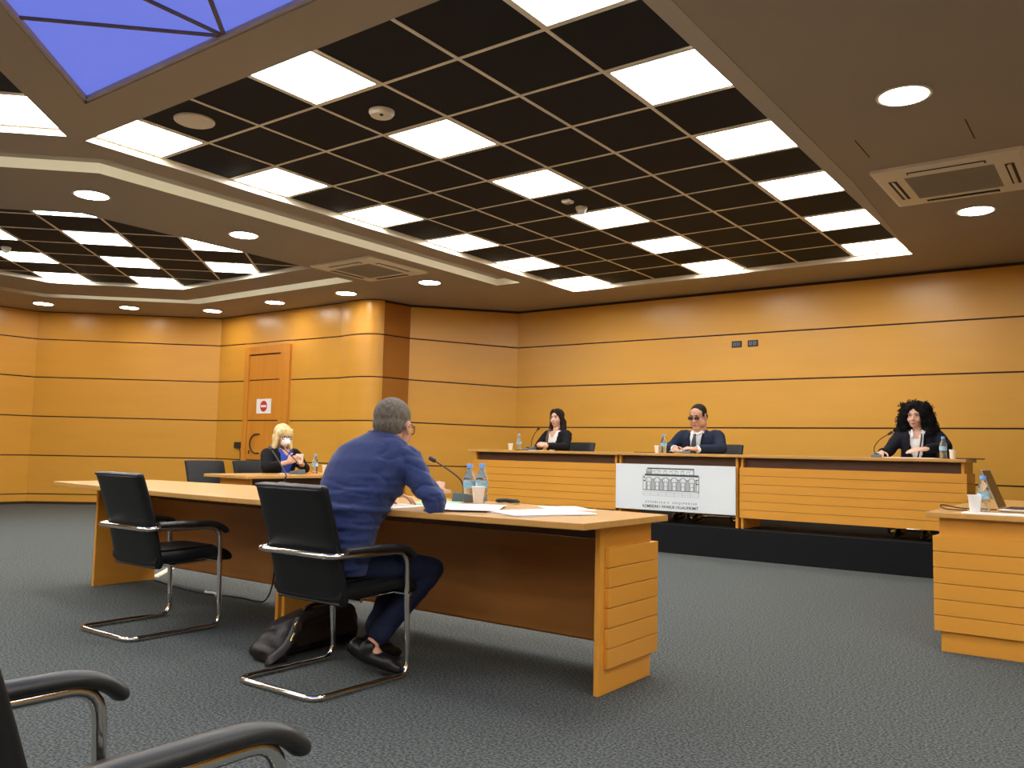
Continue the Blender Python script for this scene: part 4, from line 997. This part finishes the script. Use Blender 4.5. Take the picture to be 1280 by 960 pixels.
    jk = MB(); jk.loft(rings)
    for s in (-1, 1):
        e, w = V(sp['el'][s]), V(sp['wr'][s]); a = sp.get('arm', 1.0)
        jk.rcone(sh[s] - V((s * 0.035, 0, 0)), sh[s].lerp(e, 0.15), 0.074 * a, 0.070 * a); jk.rcone(sh[s], e, 0.070 * a, 0.056 * a); jk.rcone(e, e.lerp(w, sp.get('sleeve', 0.92)), 0.055 * a, 0.043 * a)
    cen = lambda z: L * min(1, max(0, (z - zs) / 0.5))
    cut = None
    if 'vee' in sp:
        z0, wtop = sp['vee']
        def cut(c):
            if c.z < z0 or c.z > zs + 0.64: return False
            if c.y < cen(c.z) + 0.03: return False
            f_ = (c.z - z0) / (zs + 0.60 - z0); return abs(c.x - sd) < 0.008 + wtop * min(1, f_) ** 0.85
    jd = sp.get('jdisp') or (lambda c, n: 0.005 * noise.noise(V((c.x * 9, c.y * 9, c.z * 20))) + 0.003 * noise.noise(V((c.x * 25, c.y * 25, c.z * 35))))
    jo = link('jacket', voxelize(jk, 'jacket', sp.get('jvox', 0.011), 4, jd, cut), sp['jacket'], root)
    if 'vee' in sp and sp.get('lapel', True):
        z0, wtop = sp['vee']
        for s in (-1, 1):
            pts = []; ws = []
            for k in range(9):
                f_ = k / 8; z = z0 + (zs + 0.585 - z0) * f_; x = sd + s * (0.010 + wtop * f_ ** 0.85 + 0.018 * math.sin(PI * min(1, f_ * 1.1)))
                # front surface of torso at that height
                y = None
                for (c1, X1, Y1), (c2, X2, Y2) in zip(rings, rings[1:]):
                    if V(c1).z <= z <= V(c2).z:
                        t = (z - V(c1).z) / max(1e-6, V(c2).z - V(c1).z); W = V(X1).length * (1 - t) + V(X2).length * t; D = V(Y1).length * (1 - t) + V(Y2).length * t; yc = V(c1).y * (1 - t) + V(c2).y * t
                        xx = min(0.98, abs((x - sd) / W)); y = yc + D * (1 - xx ** 2.5) ** 0.4
                if y is None: continue
                pts.append(V((x, y + 0.004, z))); ws.append(0.006 + 0.020 * math.sin(PI * min(1, max(0.05, f_ * 0.9))))
            m = MB(); m.tube(pts, ws, 10, flat=(1.0, 0.3)); m.build('lapel', sp['jacket'], jo, 60)
    return root, hc, M, hs
def glasses(root, c, M, s, dark=False, temple=True, rw=0.024, rh=0.017):
    P = lambda x, y, z: V(c) + M @ V((x, y, z)) * s
    m = MB()
    for sx in (-1, 1):
        m.tube([P(sx * 0.034 + rw * math.copysign(abs(math.cos(t)) ** 0.6, math.cos(t)), 0.101, 0.002 + rh * math.copysign(abs(math.sin(t)) ** 0.6, math.sin(t))) for t in [2 * PI * k / 16 for k in range(16)]], 0.0024 * s, 6, closed=True)
        if temple: m.tube([P(sx * 0.058, 0.100, 0.010), P(sx * 0.080, 0.05, 0.010), P(sx * 0.084, -0.005, 0.008), P(sx * 0.082, -0.02, -0.008)], 0.0022 * s, 6)
    m.tube([P(-0.010, 0.101, 0.006), P(0, 0.106, 0.010), P(0.010, 0.101, 0.006)], 0.0022 * s, 6)
    g = m.build('glasses', 'plastic_black', root, 60)
    if dark:
        for sx in (-1, 1):
            m = MB(); m.ell(P(sx * 0.034, 0.1005, 0.002), (rw * 0.95 * s, 0.0015, rh * 0.95 * s), M, 14, 6); m.build('lens', 'lens_tint', g, 60)
    return g

# man in the blue suit: local axes, x to his right, y forward
rzm = math.radians(20)
mx, my = -0.50, -0.90
def loc_m(x, y, z):
    v = V((x - mx, y - my)); c, s_ = math.cos(-rzm), math.sin(-rzm); return V((v.x * c - v.y * s_, v.x * s_ + v.y * c, z))
Lm = lambda p: loc_m(*p)
pel = Lm((-0.49, -0.86, 0.50)); chest = Lm((-0.42, -0.70, 0.90))
def ring(c, w, d, tilt):
    R_ = Matrix.Rotation(-tilt, 3, 'X'); return (V(c), V((w, 0, 0)), R_ @ V((0, d, 0)))
mr = []
spine = spline([Lm((-0.50, -0.90, 0.46)), Lm((-0.49, -0.89, 0.56)), Lm((-0.475, -0.86, 0.68)), Lm((-0.455, -0.80, 0.80)), Lm((-0.435, -0.735, 0.92)), Lm((-0.43, -0.69, 1.00)), Lm((-0.435, -0.665, 1.05)), Lm((-0.442, -0.65, 1.085))], 1)
for c, (w, d, t) in zip(spine, [(0.178, 0.135, 0.05), (0.172, 0.128, 0.1), (0.168, 0.120, 0.2), (0.180, 0.122, 0.35), (0.205, 0.120, 0.42), (0.196, 0.100, 0.45), (0.125, 0.075, 0.45), (0.062, 0.058, 0.4)]): mr.append(ring(c, w, d, t))
def mdisp(c, n):
    b = 0.0
    if n.y < 0.2:   # cloth folds across the lower back
        k = max(0.0, min(1.0, (0.93 - c.z) / 0.12)) * max(0.0, min(1.0, (c.z - 0.52) / 0.06))
        b += k * (0.020 * noise.noise(V((c.x * 3.5 + c.z * 2, 3.0, c.z * 26))) + 0.010 * noise.noise(V((c.x * 7, 8.0, c.z * 50))))
    if n.y < 0.3 and c.z > 0.5:
        kk = max(0.0, min(1.0, (0.90 - c.z) / 0.08))
        for fq, am, ph in ((24, 0.009, 1.7), (40, 0.005, 9.2)):
            b -= kk * am * max(0.0, 1 - abs(noise.noise(V((c.x * 2.5 + ph, ph * 3, c.z * fq + c.x * 2.5)))) * 8)
    k2 = max(0, min(1, (c.x - 0.17) / 0.05))
    b += k2 * (0.007 * noise.noise(V((c.x * 18, c.y * 14, c.z * 30))) - 0.006 * max(0.0, 1 - abs(noise.noise(V((c.x * 10, c.y * 16 + 5, c.z * 14)))) * 6))
    return b + 0.004 + 0.003 * noise.noise(V((c.x * 8, c.y * 8, c.z * 8)))
man = dict(label='man in a blue suit seated at the witness desk, seen from behind', loc=(mx, my, 0), rz=rzm, zs=0.50, lean=0.2, girth=1.0, sw=0.19, rings=mr,
    sh={1: Lm((-0.285, -0.650, 0.975)), -1: Lm((-0.578, -0.760, 0.957))}, neck=Lm((-0.445, -0.655, 1.05)), head=Lm((-0.425, -0.605, 1.130)), hrot=(math.radians(0), math.radians(-10), 0), hs=1.12, nr=0.060,
    el={1: Lm((-0.105, -0.655, 0.788)), -1: Lm((-0.672, -0.79, 0.770))}, wr={1: Lm((-0.262, -0.465, 0.812)), -1: Lm((-0.55, -0.54, 0.795))},
    hand={1: (Lm((-0.255 - 0.28, -0.455 + 0.35, 1.05)) - Lm((-0.255, -0.455, 0.80)), V((-0.2, 0.8, -0.6)), -1, 0.8), -1: (V((0.6, 0.6, 0)), V((0, 0, -1)), 1, 0.4)},
    hip={1: Lm((-0.42, -0.85, 0.50)), -1: Lm((-0.58, -0.86, 0.50))}, knee={1: Lm((-0.300, -0.445, 0.450)), -1: Lm((-0.47, -0.44, 0.47))},
    ank={1: Lm((-0.395, -0.735, 0.125)), -1: Lm((-0.535, -0.60, 0.115))}, toe={1: Lm((-0.275, -0.680, 0.035)), -1: Lm((-0.50, -0.445, 0.035))},
    skin='skin', trousers='trouser_blue', jacket='suit_blue', jvox=0.009, vox=0.005, jdisp=mdisp, cuff=0.86, shirt='shirt_white', shirtk=0.84, arm=0.94, sleeve=0.84)
root, hc, M, hs = build_person(man)
P = lambda x, y, z: hc + M @ V((x, y, z)) * hs
m = MB(); m.ell(P(0, -0.016, 0.041), (0.0775 * hs, 0.0955 * hs, 0.0805 * hs), M, 24, 16); m.ell(P(0, -0.042, 0.0), (0.070 * hs, 0.064 * hs, 0.058 * hs), M, 20, 12); m.ell(P(0, -0.050, -0.030), (0.052 * hs, 0.038 * hs, 0.030 * hs), M, 16, 10)
link('hair', voxelize(m, 'hair', 0.006, 6), 'hair_grey', root)
face_bits(root, hc, M, hs); glasses(root, hc, M, hs)
m = MB(); cl = [Lm((-0.445, -0.655, 1.06)) + V((0.066 * math.cos(a), 0.062 * math.sin(a), 0.022 - 0.030 * max(0, math.sin(a)))) for a in [2 * PI * k / 24 for k in range(24)]]
m.tube(cl, 0.016, 8, closed=True, flat=(0.6, 1.6)); m.build('collar', 'suit_blue', root, 60)
m = MB(); m.hexa([V((0.14, -0.16, 0.50)), V((0.19, -0.10, 0.50)), V((0.185, -0.10, 0.495)), V((0.135, -0.165, 0.495)), V((0.15, -0.145, 0.57)), V((0.165, -0.12, 0.57)), V((0.16, -0.12, 0.57)), V((0.145, -0.145, 0.57))]); m.build('vent_flap', 'suit_blue', root)

def seated(label, x, y, z0, rz, zs, head, hrot, el, wr, hand, girth=1.0, sw=0.185, lean=0.05, **k):
    d = dict(label=label, loc=(x, y, z0), rz=rz, zs=zs, lean=lean, girth=girth, sw=sw, head=head, hrot=hrot, el=el, wr=wr, hand=hand,
        hip={s: (s * 0.09, 0.02, zs + 0.05) for s in (-1, 1)}, knee={s: (s * 0.11, 0.42, zs + 0.05) for s in (-1, 1)}, ank={s: (s * 0.11, 0.36, 0.10) for s in (-1, 1)}, toe={s: (s * 0.12, 0.50, 0.035) for s in (-1, 1)})
    d.update(k); return build_person(d)

# woman with long straight dark hair, hands folded on the bench
DWN = V((0, 0, -1))
root, hc, M, hs = seated('woman with long straight dark hair, black jacket and white blouse at the bench', -3.46, 5.50, BZ, PI - 0.20, 0.44, (0.0, 0.065, 1.160), (math.radians(16), math.radians(-2), 0),
    {1: (0.215, 0.17, 0.80), -1: (-0.245, 0.14, 0.80)}, {1: (-0.025, 0.35, 0.80), -1: (-0.130, 0.35, 0.805)},
    {1: (V((-0.75, 0.5, 0.25)), V((-0.2, -0.6, -0.6)), 1, 0.7), -1: (V((0.75, 0.5, 0.25)), V((0.2, -0.6, -0.6)), -1, 0.75)}, girth=0.92, sw=0.165, lean=0.06, fem=True, hs=0.97, nr=0.044,
    skin='skin_pale', trousers='jacket_black', jacket='jacket_black', shirt='shirt_white', vee=(0.60, 0.095), lapel=False, hands=0.92, neckv=0.91)
face_bits(root, hc, M, hs)
P = lambda x, y, z: hc + M @ V((x, y, z)) * hs
m = MB(); m.ell(P(0, -0.022, 0.044), (0.085, 0.098, 0.085), M, 24, 16); m.ell(P(0, -0.055, -0.04), (0.085, 0.060, 0.10), M)
for sx in (-1, 1):
    m.rcone(P(sx * 0.066, 0.018, 0.05), P(sx * 0.086, -0.015, -0.07), 0.026, 0.026); m.rcone(P(sx * 0.086, -0.015, -0.07), P(sx * 0.092, 0.00, -0.17), 0.028, 0.030)
m.rcone(P(0.030, 0.045, 0.098), P(0.062, 0.030, 0.060), 0.026, 0.022); m.rcone(P(-0.030, 0.045, 0.098), P(-0.062, 0.030, 0.060), 0.026, 0.022)
m.rcone(P(-0.06, -0.05, -0.05), P(-0.07, -0.06, -0.20), 0.05, 0.035); m.rcone(P(0.06, -0.05, -0.05), P(0.07, -0.06, -0.20), 0.05, 0.035)
link('hair', voxelize(m, 'hair', 0.007, 5, lambda c, n: 0.004 * noise.noise(V((c.x * 50, c.y * 50, c.z * 8)))), 'hair_dark', root)
m = MB(); m.rcone(P(0.092, 0.0, -0.15), P(0.105, 0.055, -0.25), 0.030, 0.026); m.rcone(P(0.105, 0.055, -0.25), P(0.115, 0.075, -0.34), 0.026, 0.012)
link('hair_lock', voxelize(m, 'hair_lock', 0.007, 4, lambda c, n: 0.004 * noise.noise(V((c.x * 50, c.y * 50, c.z * 8)))), 'hair_brown', root)

# man with glasses, navy suit and tie, reading
root, hc, M, hs = seated('man with dark glasses, navy suit and tie reading at the bench', -1.53, 5.50, BZ, PI, 0.435, (0.0, 0.115, 1.165), (math.radians(-3), math.radians(-14), 0),
    {1: (0.31, 0.20, 0.795), -1: (-0.31, 0.20, 0.80)}, {1: (0.150, 0.40, 0.795), -1: (-0.115, 0.42, 0.795)},
    {1: (V((-0.35, 0.9, 0.05)), V((-0.5, -0.1, -0.8)), 1, 0.6), -1: (V((0.85, 0.45, 0.10)), V((0.1, -0.3, -0.9)), -1, 0.6)}, girth=1.22, sw=0.212, lean=0.07, belly=0.02, fat=1, hs=1.14, nr=0.074, arm=1.12,
    skin='skin', trousers='suit_navy', jacket='suit_navy', shirt='shirt_white', vee=(0.64, 0.075), sleeve=0.86)
face_bits(root, hc, M, hs, eyes=True); glasses(root, hc, M, hs, dark=True, rw=0.027, rh=0.0145)
P = lambda x, y, z: hc + M @ V((x, y, z)) * hs
m = MB(); m.ell(P(0, -0.018, 0.047), (0.0775 * hs, 0.090 * hs, 0.079 * hs), M, 24, 16); m.ell(P(0, -0.05, -0.01), (0.074 * hs, 0.060 * hs, 0.055 * hs), M); m.ell(P(0.066, 0.018, 0.030), (0.013, 0.022, 0.035), M); m.ell(P(-0.066, 0.018, 0.030), (0.013, 0.022, 0.035), M)
link('hair', voxelize(m, 'hair', 0.006, 4), 'hair_dark', root)
m = MB(); pts = [V((0.0, 0.200, 0.965)), V((0.0, 0.214, 0.94)), V((0.0, 0.232, 0.89)), V((0, 0.240, 0.82)), V((0, 0.23, 0.74))]
m.tube(pts, [0.020, 0.016, 0.026, 0.034, 0.030], 10, flat=(1.0, 0.35)); m.build('tie', 'tie_dark', root, 60)
for s_ in (-1, 1):
    m = MB(); m.rcone(V((s_ * 0.062, 0.135, 0.995)), V((s_ * 0.024, 0.195, 0.962)), 0.014, 0.013); m.build('shirt_collar', 'shirt_white', root, 60)
    w = {1: V((0.150, 0.40, 0.795)), -1: V((-0.115, 0.42, 0.795))}[s_]; e = {1: V((0.31, 0.20, 0.795)), -1: V((-0.31, 0.20, 0.80))}[s_]
    m = MB(); m.tube([e.lerp(w, 0.82), e.lerp(w, 0.99)], [0.043, 0.042], 14); m.build('cuff', 'shirt_white', root, 60)
pp = empty('reading_paper', (-1.585, 5.03, BT + 0.035), 0.15); tag(pp, 'sheet of paper held by the man with glasses', 'paper', 'papers'); pp.rotation_euler = (math.radians(12), 0, 0.15)
m = MB(); m.box((-0.10, -0.075, -0.001), (0.10, 0.075, 0.001)); m.build('sheet', 'print_grey', pp)

# woman with big curly black hair
root, hc, M, hs = seated('woman with voluminous curly black hair and dark jacket at the bench', 0.73, 5.52, BZ, PI, 0.45, (0.02, 0.085, 1.150), (math.radians(-4), math.radians(-2), 0),
    {1: (0.27, 0.12, 0.80), -1: (-0.26, 0.14, 0.86)}, {1: (0.27, 0.36, 0.795), -1: (-0.12, 0.36, 0.835)},
    {1: (V((-0.1, 0.95, -0.1)), V((-0.2, -0.1, -1)), 1, 0.35), -1: (V((0.95, 0.3, -0.1)), V((0.0, -0.4, -0.9)), -1, 0.25)}, girth=0.90, sw=0.168, lean=0.06, fem=True, hs=0.96, nr=0.042,
    skin='skin_pale', trousers='jacket_dark', jacket='jacket_dark', shirt='shirt_white', vee=(0.58, 0.062), hands=0.92, neckv=0.93)
face_bits(root, hc, M, hs)
P = lambda x, y, z: hc + M @ V((x, y, z)) * hs
m = MB(); m.ell(P(0, -0.055, 0.055), (0.120, 0.105, 0.105), M, 24, 16)
for sx in (-1, 1):
    m.ell(P(sx * 0.085, -0.03, 0.05), (0.070, 0.085, 0.095), M); m.ell(P(sx * 0.115, -0.035, -0.05), (0.070, 0.075, 0.10), M); m.ell(P(sx * 0.125, -0.035, -0.145), (0.075, 0.075, 0.085), M)
    m.rcone(P(sx * 0.025, 0.050, 0.098), P(sx * 0.078, 0.040, 0.02), 0.032, 0.026)
m.ell(P(-0.14, -0.03, -0.17), (0.085, 0.08, 0.08), M); m.ell(P(0, -0.08, -0.10), (0.12, 0.07, 0.13), M)
hme = voxelize(m, 'hair', 0.010, 3, lambda c, n: 0.012 * noise.noise(V((c.x * 28, c.y * 28, c.z * 28))) + 0.006 * noise.noise(V((c.x * 60, c.y * 60, c.z * 60))))
ho = link('hair', hme, 'hair_black', root)
cm = MB(); vsl = [v for v in hme.vertices]
for k in range(260):
    v = random.choice(vsl)
    if (v.co - P(0, 0.09, -0.02)).length < 0.085: continue
    ax = V((random.uniform(-1, 1), random.uniform(-1, 1), random.uniform(-1, 1))).normalized(); b1 = ax.orthogonal().normalized(); b2 = ax.cross(b1); rr = random.uniform(0.008, 0.014); Lc = random.uniform(0.03, 0.055)
    cm.tube([v.co + v.normal * 0.004 + ax * (Lc * (i / 11 - 0.5)) + (b1 * math.cos(i * 1.25) + b2 * math.sin(i * 1.25)) * rr for i in range(12)], 0.0034, 4)
o = cm.build('curls', 'hair_black', ho, 60); o['kind'] = 'stuff'
m = MB(); pts = [V((-0.040, 0.145, 0.985)), V((-0.046, 0.165, 0.94)), V((-0.040, 0.190, 0.86)), V((-0.018, 0.195, 0.76)), V((-0.005, 0.19, 0.66))]
m.tube(pts, [0.010, 0.014, 0.016, 0.018, 0.018], 8, flat=(1.0, 0.35)); m.build('scarf', 'tie_dark', root, 60)
for s_ in (-1, 1):
    m = MB(); m.rcone(V((0.0 + s_ * 0.050, 0.095, 1.015)), V((0.0 + s_ * 0.035, 0.155, 0.955)), 0.012, 0.011); m.build('shirt_collar', 'shirt_white', root, 60)

# blonde woman with mask, black jacket, blue blouse, cup in her hands
root, hc, M, hs = seated('blonde woman in a white mask, black jacket and blue top at far desk', -5.02, 2.33, 0, -PI / 2, 0.435, (0.015, 0.10, 1.135), (math.radians(-8), math.radians(-12), 0),
    {1: (0.26, 0.16, 0.80), -1: (-0.25, 0.16, 0.79)}, {1: (0.115, 0.30, 0.86), -1: (-0.085, 0.30, 0.85)},
    {1: (V((-0.75, 0.55, 0.45)), V((-0.5, -0.6, 0.1)), 1, 0.65), -1: (V((0.45, 0.75, 0.35)), V((0.75, -0.4, 0.1)), -1, 0.65)}, girth=1.02, sw=0.18, lean=0.07, fem=True, hs=0.96, nr=0.045,
    skin='skin_pale', trousers='jacket_black', jacket='jacket_black', shirt='blouse_blue', vee=(0.52, 0.085), lapel=False, sleeve=0.62, hands=0.94, neckv=0.93)
face_bits(root, hc, M, hs, brow='hair_blonde')
glasses(root, hc, M, hs)
P = lambda x, y, z: hc + M @ V((x, y, z)) * hs
m = MB(); m.ell(P(0, 0.076, -0.048), (0.052, 0.052, 0.050), M, 20, 14); mk = m.build('mask', 'mask_white', root, 60)
m = MB(); m.ell(P(-0.004, 0.124, -0.066), (0.009, 0.006, 0.009), M, 10, 8); m.build('valve', 'red_plastic', mk, 60)
for sx in (-1, 1):
    m = MB(); m.tube([P(sx * 0.045, 0.08, -0.035), P(sx * 0.075, 0.02, -0.01), P(sx * 0.080, -0.01, 0.0)], 0.002, 5); m.build('mask_strap', 'mask_white', mk, 60)
m = MB(); m.ell(P(0, -0.018, 0.048), (0.092, 0.102, 0.088), M, 24, 16); m.ell(P(0, -0.055, -0.03), (0.092, 0.065, 0.10), M)
for sx in (-1, 1):
    m.rcone(P(sx * 0.075, 0.025, 0.045), P(sx * 0.090, 0.012, -0.06), 0.028, 0.030); m.rcone(P(sx * 0.090, 0.012, -0.06), P(sx * 0.098, 0.018, -0.125), 0.030, 0.030)
for k in range(6): m.rcone(P(-0.055 + k * 0.021, 0.070, 0.085), P(-0.058 + k * 0.0225, 0.086 - abs(k - 2.5) * 0.004, 0.044), 0.017, 0.011)
link('hair', voxelize(m, 'hair', 0.007, 4, lambda c, n: 0.004 * noise.noise(V((c.x * 45, c.y * 45, c.z * 7)))), 'hair_blonde', root)
hcup = cup((-4.655, 2.335, 0.845), 'paper cup held in the hands of the blonde woman', 1.15)
